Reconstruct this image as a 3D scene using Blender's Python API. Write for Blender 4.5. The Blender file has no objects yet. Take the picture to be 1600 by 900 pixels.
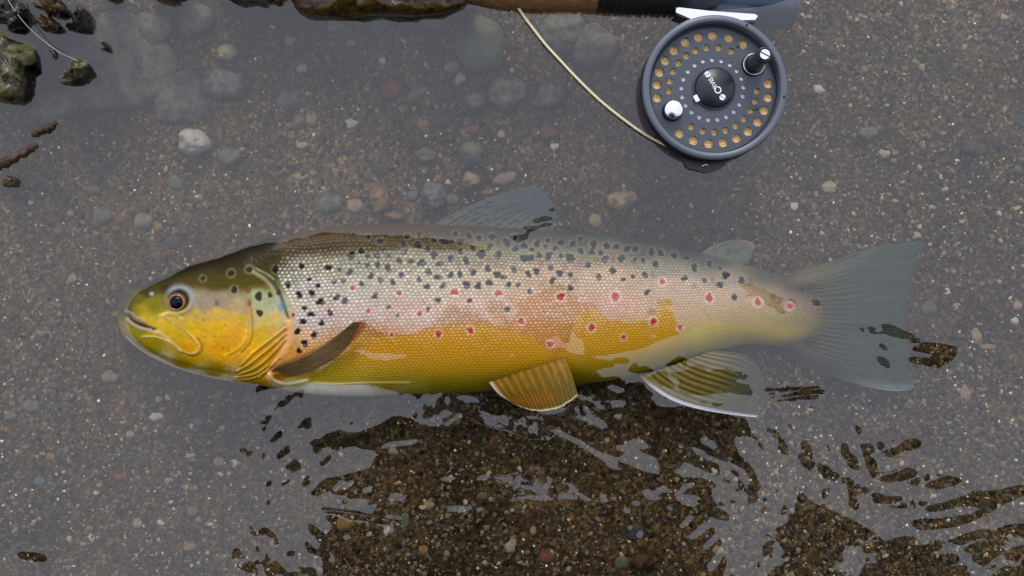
import bpy, bmesh, math, random
import numpy as np
from mathutils import Vector, Matrix
from mathutils.bvhtree import BVHTree
DEV = False; random.seed(7); RNG = np.random.default_rng(11)
R = math.radians

# ------------------------------------------------------------------ camera, sky, sun
SC = bpy.context.scene
H = 0.60            # camera height above the river bed (m)
K = 0.00036         # metres per photograph pixel on the bed
ZW = 0.045          # water level
cam = bpy.data.cameras.new('camera'); co = bpy.data.objects.new('camera', cam)
SC.collection.objects.link(co); co.location = (0, 0, H)
cam.sensor_width = 36; cam.lens = 36 * H / (1600 * K); cam.clip_start = 0.01; cam.clip_end = 200
SC.camera = co

W = bpy.data.worlds.new('World'); SC.world = W; W.use_nodes = True
nt = W.node_tree; nt.nodes.clear()
out = nt.nodes.new('ShaderNodeOutputWorld'); bg = nt.nodes.new('ShaderNodeBackground')
sky = nt.nodes.new('ShaderNodeTexSky'); sky.sky_type = 'NISHITA'; sky.sun_disc = False
SUN_EL, SUN_AZ = R(42), R(0)
sky.sun_elevation = SUN_EL; sky.sun_rotation = SUN_AZ; sky.dust_density = 4; sky.air_density = 1.2
tc = nt.nodes.new('ShaderNodeTexCoord'); cn = nt.nodes.new('ShaderNodeTexNoise')
cn.inputs['Scale'].default_value = 2.2; cn.inputs['Detail'].default_value = 4
nt.links.new(tc.outputs['Generated'], cn.inputs['Vector'])
cr = nt.nodes.new('ShaderNodeValToRGB')
cr.color_ramp.elements[0].position = .3; cr.color_ramp.elements[0].color = (7.8, 8.3, 9.9, 1)
cr.color_ramp.elements[1].position = .7; cr.color_ramp.elements[1].color = (9.4, 9.7, 10.9, 1)
nt.links.new(cn.outputs['Fac'], cr.inputs['Fac'])
mx = nt.nodes.new('ShaderNodeMix'); mx.data_type = 'RGBA'; mx.inputs[0].default_value = 0.86   # thick cloud cover
nt.links.new(sky.outputs[0], mx.inputs[6]); nt.links.new(cr.outputs[0], mx.inputs[7])
nt.links.new(mx.outputs[2], bg.inputs['Color']); bg.inputs['Strength'].default_value = 0.14
nt.links.new(bg.outputs[0], out.inputs[0])
sl = bpy.data.lights.new('sun', 'SUN'); sl.energy = 1.5; sl.angle = R(16); sl.color = (1, .95, .86)
so = bpy.data.objects.new('sun', sl); SC.collection.objects.link(so)
so.rotation_euler = (-(math.pi / 2 - SUN_EL), 0, -SUN_AZ)   # from the top of the picture
SC.view_settings.view_transform = 'Standard'; SC.view_settings.look = 'None'
SC.view_settings.exposure = 0.0; SC.view_settings.gamma = 1
SC.cycles.max_bounces = 8; SC.cycles.transparent_max_bounces = 12

# ------------------------------------------------------------------ helpers
def P(px, py, z=0.0):
    """point of the place that the photograph shows at pixel px, py, at height z"""
    f = K * (H - z) / H
    return ((px - 800) * f, (450 - py) * f, z)
def PN(px, py, z):
    f = K * (H - z) / H
    return np.stack([(px - 800) * f, (450 - py) * f, z], -1)
def s2l(c):
    c = np.asarray(c, float) / 255.0
    return np.where(c <= .04045, c / 12.92, ((c + .055) / 1.055) ** 2.4)
def ss(a, b, x):
    t = np.clip((x - a) / (b - a), 0, 1); return t * t * (3 - 2 * t)
def link(o, parent=None):
    SC.collection.objects.link(o)
    if parent: o.parent = parent
    return o
def tag(o, label=None, cat=None, group=None, kind=None):
    for k, v in (('label', label), ('category', cat), ('group', group), ('kind', kind)):
        if v: o[k] = v
    return o
def empty(name, loc=(0, 0, 0)):
    o = bpy.data.objects.new(name, None); o.location = loc; o.empty_display_size = .01
    return link(o)
def mesh_np(name, V, F, mat=None, parent=None, col=None, smooth=True):
    """V (n,3), F (m,3) or (m,4) arrays"""
    me = bpy.data.meshes.new(name)
    V = np.ascontiguousarray(V, dtype=np.float32); F = np.ascontiguousarray(F, dtype=np.int32)
    k = F.shape[1]
    me.vertices.add(len(V)); me.vertices.foreach_set('co', V.ravel())
    me.loops.add(F.size); me.loops.foreach_set('vertex_index', F.ravel())
    me.polygons.add(len(F)); me.polygons.foreach_set('loop_start', np.arange(0, F.size, k, dtype=np.int32))
    me.update(calc_edges=True)
    me.polygons.foreach_set('use_smooth', np.full(len(F), smooth))
    if col is not None:
        a = me.color_attributes.new('Col', 'FLOAT_COLOR', 'POINT')
        c = np.ones((len(V), 4), np.float32); c[:, :col.shape[1]] = col
        a.data.foreach_set('color', c.ravel())
    if mat: me.materials.append(mat)
    me.validate()
    return link(bpy.data.objects.new(name, me), parent)
def grid_faces(nx, ny):
    i = np.arange(nx - 1)[None, :]; j = np.arange(ny - 1)[:, None]
    a = (j * nx + i).ravel()
    return np.stack([a, a + 1, a + nx + 1, a + nx], -1)
def obj_bm(name, bm, mat, parent=None, smooth=True, loc=(0, 0, 0)):
    me = bpy.data.meshes.new(name); bmesh.ops.recalc_face_normals(bm, faces=bm.faces)
    bm.to_mesh(me); bm.free(); me.materials.append(mat)
    for p in me.polygons: p.use_smooth = smooth
    o = bpy.data.objects.new(name, me); o.location = loc
    return link(o, parent)
def interp(x, pts):
    p = np.array(pts, float); return np.interp(x, p[:, 0], p[:, 1])
def smooth_curve(pts, n, closed=False):
    """Catmull-Rom through the points, resampled by arc length"""
    p = np.array(pts, float)
    q = np.vstack([p[-1], p, p[0], p[1]]) if closed else np.vstack([2 * p[0] - p[1], p, 2 * p[-1] - p[-2]])
    o = []
    for i in range(1, len(q) - 2):
        for t in np.linspace(0, 1, 14, endpoint=False):
            a, b, c, d = q[i - 1], q[i], q[i + 1], q[i + 2]
            o.append(.5 * (2 * b + (c - a) * t + (2 * a - 5 * b + 4 * c - d) * t * t + (3 * b - a - 3 * c + d) * t ** 3))
    if not closed: o.append(q[-2])
    o = np.array(o)
    if closed: o = np.vstack([o, o[0]])
    s = np.r_[0, np.cumsum(np.linalg.norm(np.diff(o, axis=0), axis=1))]
    t = np.linspace(0, s[-1], n + (1 if closed else 0))
    r = np.stack([np.interp(t, s, o[:, k]) for k in range(p.shape[1])], -1)
    return r[:-1] if closed else r
def tube(name, pts, rad, mat, parent=None, sides=10, caps=True, n=60):
    c = smooth_curve(pts, n) if len(pts) > 2 else np.array(pts, float)
    n = len(c); V = []
    rad = np.full(n, rad) if np.isscalar(rad) else np.interp(np.linspace(0, 1, n), np.linspace(0, 1, len(rad)), rad)
    for i in range(n):
        t = Vector(c[min(i + 1, n - 1)] - c[max(i - 1, 0)]).normalized()
        up = Vector((0, 0, 1)) if abs(t.z) < .9 else Vector((1, 0, 0))
        a = t.cross(up).normalized(); b = t.cross(a)
        for k in range(sides):
            th = 2 * math.pi * k / sides
            V.append(Vector(c[i]) + float(rad[i]) * (math.cos(th) * a + math.sin(th) * b))
    bm = bmesh.new(); vs = [bm.verts.new(v) for v in V]
    for i in range(n - 1):
        for k in range(sides):
            k2 = (k + 1) % sides
            bm.faces.new((vs[i * sides + k], vs[i * sides + k2], vs[(i + 1) * sides + k2], vs[(i + 1) * sides + k]))
    if caps:
        bm.faces.new(vs[:sides]); bm.faces.new(vs[-sides:])
    return obj_bm(name, bm, mat, parent)
def lathe(name, prof, mat, parent=None, seg=96, loc=(0, 0, 0), closed=False, smooth=True):
    """profile of (radius, z) turned about Z"""
    bm = bmesh.new(); rings = []
    for r, z in prof:
        if r < 1e-7: rings.append([bm.verts.new((0, 0, z))])
        else: rings.append([bm.verts.new((r * math.cos(2 * math.pi * k / seg), r * math.sin(2 * math.pi * k / seg), z)) for k in range(seg)])
    pr = list(zip(rings, rings[1:])) + ([(rings[-1], rings[0])] if closed else [])
    for a, b in pr:
        for k in range(seg):
            k2 = (k + 1) % seg
            if len(a) == 1 and len(b) == 1: continue
            if len(a) == 1: bm.faces.new((a[0], b[k], b[k2]))
            elif len(b) == 1: bm.faces.new((a[k], a[k2], b[0]))
            else: bm.faces.new((a[k], a[k2], b[k2], b[k]))
    o = obj_bm(name, bm, mat, parent, smooth, loc)
    return o
def curve_mesh(name, splines, depth, mat, parent=None, loc=(0, 0, 0), bevel=0):
    cu = bpy.data.curves.new(name, 'CURVE'); cu.dimensions = '2D'; cu.fill_mode = 'BOTH'; cu.extrude = depth / 2
    cu.bevel_depth = bevel
    for pts in splines:
        s = cu.splines.new('POLY'); s.points.add(len(pts) - 1); s.use_cyclic_u = True
        for i, p in enumerate(pts): s.points[i].co = (p[0], p[1], 0, 1)
    o = bpy.data.objects.new(name, cu); SC.collection.objects.link(o)
    dg = bpy.context.evaluated_depsgraph_get()
    me = bpy.data.meshes.new_from_object(o.evaluated_get(dg)); bpy.data.objects.remove(o); bpy.data.curves.remove(cu)
    me.name = name; me.materials.clear(); me.materials.append(mat)
    o = bpy.data.objects.new(name, me); o.location = loc
    return link(o, parent)
def circ(cx, cy, r, n=28):
    return [(cx + r * math.cos(2 * math.pi * k / n), cy + r * math.sin(2 * math.pi * k / n)) for k in range(n)]
def raster(poly, X, Y):
    """even-odd fill of a polygon on a grid"""
    ins = np.zeros(X.shape, bool); p = np.array(poly, float); q = np.roll(p, -1, 0)
    for (x1, y1), (x2, y2) in zip(p, q):
        if y1 == y2: continue
        c = ((y1 > Y) != (y2 > Y)) & (X < (x2 - x1) * (Y - y1) / (y2 - y1) + x1)
        ins ^= c
    return ins
def sdist(pts, X, Y):
    d = np.full(X.shape, 1e9); p = np.array(pts, float)
    for a, b in zip(p[:-1], p[1:]):
        v = b - a; L = max((v ** 2).sum(), 1e-9)
        t = np.clip(((X - a[0]) * v[0] + (Y - a[1]) * v[1]) / L, 0, 1)
        d = np.minimum(d, np.hypot(X - a[0] - t * v[0], Y - a[1] - t * v[1]))
    return d
def vnoise(X, Y, s, seed=0, oct=3):
    """smooth value noise, -1..1"""
    r = np.random.default_rng(seed); o = 0; amp = 1; tot = 0
    for _ in range(oct):
        T = r.uniform(-1, 1, (128, 128)); x = X / s + 50; y = Y / s + 50
        i = np.floor(x).astype(int); j = np.floor(y).astype(int); u = x - i; v = y - j
        u = u * u * (3 - 2 * u); v = v * v * (3 - 2 * v); i %= 127; j %= 127
        o = o + amp * ((T[j, i] * (1 - u) + T[j, i + 1] * u) * (1 - v) + (T[j + 1, i] * (1 - u) + T[j + 1, i + 1] * u) * v)
        tot += amp; amp *= .5; s = s * .5
    return o / tot

# ------------------------------------------------------------------ materials
def mat(name, col=(.5, .5, .5), rough=.5, metal=0., spec=.5, noise=None, bump=0., bscale=400, coat=0.):
    """noise = (scale, second colour, amount)"""
    m = bpy.data.materials.new(name); m.use_nodes = True; t = m.node_tree; b = t.nodes['Principled BSDF']
    b.inputs['Roughness'].default_value = rough; b.inputs['Metallic'].default_value = metal
    b.inputs['Specular IOR Level'].default_value = spec; b.inputs['Coat Weight'].default_value = coat
    b.inputs['Coat Roughness'].default_value = .08
    b.inputs['Base Color'].default_value = (*col, 1)
    tc = t.nodes.new('ShaderNodeTexCoord')
    if noise:
        n = t.nodes.new('ShaderNodeTexNoise'); n.inputs['Scale'].default_value = noise[0]; n.inputs['Detail'].default_value = 6
        n.inputs['Roughness'].default_value = .7
        t.links.new(tc.outputs['Object'], n.inputs['Vector'])
        r = t.nodes.new('ShaderNodeValToRGB'); r.color_ramp.elements[0].position = .5 - .22 / noise[2]; r.color_ramp.elements[1].position = .5 + .22 / noise[2]
        r.color_ramp.elements[0].color = (*col, 1); r.color_ramp.elements[1].color = (*noise[1], 1)
        t.links.new(n.outputs['Fac'], r.inputs['Fac']); t.links.new(r.outputs[0], b.inputs['Base Color'])
    if bump:
        n2 = t.nodes.new('ShaderNodeTexNoise'); n2.inputs['Scale'].default_value = bscale; n2.inputs['Detail'].default_value = 5
        t.links.new(tc.outputs['Object'], n2.inputs['Vector'])
        bp = t.nodes.new('ShaderNodeBump'); bp.inputs['Strength'].default_value = bump; bp.inputs['Distance'].default_value = .001
        t.links.new(n2.outputs['Fac'], bp.inputs['Height']); t.links.new(bp.outputs[0], b.inputs['Normal'])
    return m
def attr_mat(name, rough=.4, spec=.5, coat=0., grain=0., gscale=1500, alpha=1., bump=0., bscale=900, sat=1.):
    m = mat(name, rough=rough, spec=spec, coat=coat); t = m.node_tree; b = t.nodes['Principled BSDF']
    a = t.nodes.new('ShaderNodeAttribute'); a.attribute_name = 'Col'; src = a.outputs['Color']
    tc = t.nodes.new('ShaderNodeTexCoord')
    if grain:
        n = t.nodes.new('ShaderNodeTexNoise'); n.inputs['Scale'].default_value = gscale; n.inputs['Detail'].default_value = 5
        n.inputs['Roughness'].default_value = .75
        t.links.new(tc.outputs['Object'], n.inputs['Vector'])
        mr = t.nodes.new('ShaderNodeMapRange'); mr.inputs[1].default_value = .3; mr.inputs[2].default_value = .7
        mr.inputs[3].default_value = 1 - grain; mr.inputs[4].default_value = 1 + grain
        t.links.new(n.outputs['Fac'], mr.inputs[0])
        v = t.nodes.new('ShaderNodeVectorMath'); v.operation = 'SCALE'
        t.links.new(src, v.inputs[0]); t.links.new(mr.outputs[0], v.inputs['Scale']); src = v.outputs[0]
    t.links.new(src, b.inputs['Base Color'])
    if bump:
        n2 = t.nodes.new('ShaderNodeTexNoise'); n2.inputs['Scale'].default_value = bscale; n2.inputs['Detail'].default_value = 4
        t.links.new(tc.outputs['Object'], n2.inputs['Vector'])
        bp = t.nodes.new('ShaderNodeBump'); bp.inputs['Strength'].default_value = bump; bp.inputs['Distance'].default_value = .0006
        t.links.new(n2.outputs['Fac'], bp.inputs['Height']); t.links.new(bp.outputs[0], b.inputs['Normal'])
    if alpha < 1:
        am = t.nodes.new('ShaderNodeMath'); am.operation = 'MULTIPLY'; am.inputs[1].default_value = alpha
        t.links.new(a.outputs['Alpha'], am.inputs[0]); t.links.new(am.outputs[0], b.inputs['Alpha'])
    return m

# ------------------------------------------------------------------ river bed
def spread(lo, hi, step, far):
    """dense coordinates lo..hi, then ever wider to +-far"""
    mid = np.arange(lo, hi + step * .5, step); g = []; d = step
    x = mid[-1]
    while x < far: d *= 1.5; x += d; g.append(x)
    l = []; d = step; x = mid[0]
    while x > -far: d *= 1.5; x -= d; l.append(x)
    return np.r_[l[::-1], mid, g]
def bed_height(X, Y):
    px = X / K + 800; py = 450 - Y / K
    h = .0016 * vnoise(px, py, 160, 3, 4) + .0006 * vnoise(px, py, 22, 5, 3)
    return h
bx = spread(-.31, .31, .0016, 40.); by = spread(-.18, .18, .0016, 40.)
BX, BY = np.meshgrid(bx, by); BZ = bed_height(BX, BY)
BZ = BZ * np.exp(-np.maximum(0, np.maximum(abs(BX), abs(BY)) - .5))
m_bed = mat('river_sand', rough=.9, spec=.04)
def bed_nodes(m):
    t = m.node_tree; b = t.nodes['Principled BSDF']; tc = t.nodes.new('ShaderNodeTexCoord')
    def noise(sc, det=4, ro=.6):
        n = t.nodes.new('ShaderNodeTexNoise'); n.inputs['Scale'].default_value = sc; n.inputs['Detail'].default_value = det
        n.inputs['Roughness'].default_value = ro; t.links.new(tc.outputs['Object'], n.inputs['Vector']); return n.outputs['Fac']
    def ramp(src, els):
        r = t.nodes.new('ShaderNodeValToRGB'); cr = r.color_ramp
        cr.elements[0].position, cr.elements[0].color = els[0][0], (*els[0][1], 1)
        cr.elements[1].position, cr.elements[1].color = els[-1][0], (*els[-1][1], 1)
        for p, c in els[1:-1]: e = cr.elements.new(p); e.color = (*c, 1)
        t.links.new(src, r.inputs['Fac']); return r.outputs[0]
    def mix(a, b_, f, mode='MIX'):
        x = t.nodes.new('ShaderNodeMix'); x.data_type = 'RGBA'; x.blend_type = mode
        for s, i in ((f, 0), (a, 6), (b_, 7)):
            if hasattr(s, 'links'): t.links.new(s, x.inputs[i])
            elif i == 0: x.inputs[0].default_value = s
            else: x.inputs[i].default_value = (*s, 1)
        return x.outputs[2]
    base = ramp(noise(9, 5, .65), [(.33, (.030, .020, .010)), (.5, (.066, .048, .027)), (.68, (.106, .082, .053))])
    v = t.nodes.new('ShaderNodeTexVoronoi'); v.inputs['Scale'].default_value = 620; t.links.new(tc.outputs['Object'], v.inputs['Vector'])
    g = ramp(v.outputs['Color'], [(0, (.12, .11, .10)), (.45, (.6, .55, .48)), (.78, (1.5, 1.3, 1.1)), (1, (4.2, 3.8, 3.1))])
    c = mix(base, g, .8, 'MULTIPLY')
    v2 = t.nodes.new('ShaderNodeTexVoronoi'); v2.inputs['Scale'].default_value = 240; t.links.new(tc.outputs['Object'], v2.inputs['Vector'])
    g2 = ramp(v2.outputs['Color'], [(0, (.45, .45, .5)), (.5, (1, .95, .9)), (1, (1.7, 1.5, 1.2))])
    c = mix(c, g2, .5, 'MULTIPLY')
    t.links.new(c, b.inputs['Base Color'])
    bp = t.nodes.new('ShaderNodeBump'); bp.inputs['Strength'].default_value = .9; bp.inputs['Distance'].default_value = .0008
    t.links.new(noise(900, 4, .7), bp.inputs['Height']); t.links.new(bp.outputs[0], b.inputs['Normal'])
bed_nodes(m_bed)
bed = mesh_np('river_bed', np.stack([BX.ravel(), BY.ravel(), BZ.ravel()], -1), grid_faces(len(bx), len(by)), m_bed)
tag(bed, kind='structure')

# ------------------------------------------------------------------ gravel (stuff)
ICO_V = []; ph = (1 + 5 ** .5) / 2
for a in (-1, 1):
    for b in (-ph, ph): ICO_V += [(0, a, b), (a, b, 0), (b, 0, a)]
_bm = bmesh.new(); [_bm.verts.new(v) for v in ICO_V]; bmesh.ops.convex_hull(_bm, input=_bm.verts); _bm.verts.ensure_lookup_table()
_bm.verts.index_update(); ICO_F = np.array([[v.index for v in f.verts] for f in _bm.faces]); _bm.free()
ICO_V = np.array(ICO_V) / np.linalg.norm(ICO_V[0])
m_grain = attr_mat('gravel_grains', rough=.8, spec=.06, grain=.35, gscale=1800)
def gravel(name, N, rlo, rhi, power, colours, weights, seed, dens=None):
    r = np.random.default_rng(seed)
    px = r.uniform(-40, 1640, N * 3); py = r.uniform(-40, 940, N * 3)
    d = dens(px, py) if dens else np.ones(N * 3)
    k = r.uniform(0, 1, N * 3) < d; px, py = px[k][:N], py[k][:N]; N = len(px)
    X = (px - 800) * K; Y = (450 - py) * K
    rad = (rlo + (rhi - rlo) * r.uniform(0, 1, N) ** power) * K
    sc = np.stack([rad * r.uniform(.75, 1.35, N), rad * r.uniform(.6, 1.0, N), rad * r.uniform(.45, .8, N)], -1)
    V = ICO_V[None] * (1 + r.uniform(-.22, .22, (N, 12, 1))) * sc[:, None]
    th = r.uniform(0, 2 * math.pi, N); c, s = np.cos(th)[:, None], np.sin(th)[:, None]
    x = V[..., 0] * c - V[..., 1] * s; y = V[..., 0] * s + V[..., 1] * c
    Z = bed_height(X, Y) + sc[:, 2] * r.uniform(-.1, .6, N)
    V = np.stack([x + X[:, None], y + Y[:, None], V[..., 2] + Z[:, None]], -1)
    col = np.array(colours)[r.choice(len(colours), N, p=np.array(weights) / sum(weights))] * r.uniform(.35, 1.5, (N, 1)) * np.array([.80, .79, .74])
    F = ICO_F[None] + (np.arange(N) * 12)[:, None, None]
    return mesh_np(name, V.reshape(-1, 3), F.reshape(-1, 3), m_grain, None, np.repeat(col, 12, 0), smooth=False)
GC = [(.05, .038, .026), (.10, .078, .056), (.05, .05, .055), (.155, .125, .09), (.085, .055, .044), (.28, .23, .16), (.03, .022, .015), (.09, .09, .07)]
def gd(px, py):
    n = vnoise(px, py, 90, 21, 3)
    base = .26 + .34 * ss(1050, 1250, px) + .36 * ss(500, 640, py)
    return np.clip(base + .45 * n, .05, 1)
g1 = gravel('gravel', 34000, 1.0, 5.4, 2.2, GC, [4, 3, 2, 2.6, 1.3, 1.3, 3, 2], 31, gd)
tag(g1, kind='stuff', label='fine brown and grey gravel scattered over the river bed', cat='gravel')
g2 = gravel('shell_grit', 4800, .6, 2.7, 2.6, [(.62, .58, .50), (.55, .44, .30), (.45, .45, .47), (.4, .3, .2)], [3, 2, 1, 2], 32, gd)
tag(g2, kind='stuff', label='pale shell and quartz grit specks on the river bed', cat='grit')

# ------------------------------------------------------------------ stones
PAL = dict(
    grey=((.12, .105, .085), (.045, .038, .030)), dark=((.030, .030, .032), (.05, .045, .04)), blue=((.07, .09, .10), (.045, .055, .065)),
    tan=((.34, .22, .10), (.18, .11, .05)), cream=((.36, .29, .17), (.22, .17, .09)), white=((.48, .45, .38), (.26, .23, .19)),
    olive=((.095, .09, .035), (.045, .045, .018)), green=((.06, .078, .035), (.11, .10, .055)), brown=((.10, .052, .02), (.045, .022, .008)),
    red=((.22, .06, .035), (.10, .03, .018)), pink=((.26, .16, .12), (.14, .085, .06)), ochre=((.30, .15, .035), (.14, .06, .012)),
    black=((.003, .003, .003), (.010, .009, .005)), moss=((.006, .004, .0015), (.085, .048, .008)), wetolive=((.10, .095, .04), (.012, .007, .002)),
    slab=((.125, .112, .07), (.05, .045, .028)), wettan=((.10, .065, .025), (.008, .005, .002)))
SM = {}
for k, (a, b) in PAL.items():
    wet = k in ('black', 'moss', 'wetolive', 'wettan')
    if not wet: a, b = [tuple((1.0 if k in ('slab', 'grey', 'green', 'blue', 'dark', 'olive') else .72) * (v * .72 + .28 * sum(c) / 3) for v in c) for c in (a, b)]
    SM[k] = mat('stone_' + k, a, rough=.22 if wet else .75, spec=.35 if wet else .06,
                noise=(190 if wet else 150, b, 2.2 if wet else 2.), bump=.7 if wet else .5, bscale=330 if wet else 220, coat=0.)
def stone(px, py, rx, ry, colour, label, rot=0., top=None, outline=None, name=None, cat=None, rough=.13, flat=2.2, parent=None, mm=None, seg=None):
    """a rounded stone; top = height of its crown above the bed (m)"""
    r = np.random.default_rng(int(px * 7 + py * 13) % 99991)
    if top is None: top = .5 * min(rx, ry) * K
    elif top < .012: top *= 1.5
    n = seg or (22 if max(rx, ry) > 9 else 14); rings = 7 if max(rx, ry) > 12 else 5
    if max(rx, ry) > 22: n, rings = 44, 12
    th = np.arange(n) * 2 * math.pi / n
    if colour in ('white', 'cream') and rx < 12: rough = .26
    if outline is not None:
        o = smooth_curve(outline, n, closed=True); ox, oy = o[:, 0] - px, o[:, 1] - py
    else:
        wob = 1 + rough * (.6 * np.cos(2 * th + r.uniform(0, 6)) * r.uniform(0, 1) + .7 * np.cos(3 * th + r.uniform(0, 6)) * r.uniform(.2, 1) + .35 * np.cos(5 * th + r.uniform(0, 6)))
        a = R(rot); x, y = rx * np.cos(th) * wob, ry * np.sin(th) * wob
        ox, oy = x * math.cos(a) - y * math.sin(a), x * math.sin(a) + y * math.cos(a)
    V = []; bz = float(bed_height(np.array((px - 800) * K), np.array((450 - py) * K)))
    zb = bz - .35 * top - .0005
    cx, cy, _ = P(px, py, bz)
    prof = []
    for i in range(rings + 1):                      # crown down to the widest line
        u = i / rings; s = math.sin(u * math.pi / 2) ** .9
        prof.append((s, bz + top * (1 - s ** flat) ** (1 / flat) if s < 1 else bz))
    prof += [(.82, zb)]
    for s, z in prof[1:]:
        f = K * (H - z) / H / K
        q = vnoise(cx / K + ox * s, cy / K + oy * s, max(5, .45 * min(rx, ry)), int(abs(px + py)) % 977, 3)
        jit = 1 + (.10 if top > .045 else .07) * q * s
        zz = z + min(top, .010) * (.8 if top > .045 else .3) * q * (s < .97)
        X = cx + ox * s * K * f * jit + (P(px, py, z)[0] - cx); Y = cy - oy * s * K * f * jit + (P(px, py, z)[1] - cy)
        V.append(np.stack([X, Y, zz], -1))
    V = np.concatenate(V); base = np.array([cx, cy, bz])
    tz = prof[0][1]; tp = np.array([*P(px, py, tz)[:2], tz])
    V = np.vstack([V, tp]) - base
    F = []
    m_ = len(prof) - 1
    bm = bmesh.new(); vs = [bm.verts.new(v) for v in V]
    for k in range(n): bm.faces.new((vs[-1], vs[k], vs[(k + 1) % n]))
    for i in range(m_ - 1):
        for k in range(n):
            bm.faces.new((vs[i * n + k], vs[(i + 1) * n + k], vs[(i + 1) * n + (k + 1) % n], vs[i * n + (k + 1) % n]))
    bm.faces.new(vs[(m_ - 1) * n: m_ * n])
    big = max(rx, ry) > 13
    o = obj_bm(name or ('stone' if big else 'pebble'), bm, mm or SM[colour], parent, True, tuple(base))
    if parent is None: tag(o, label, cat or ('stone' if big else 'pebble'))
    return o
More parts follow.
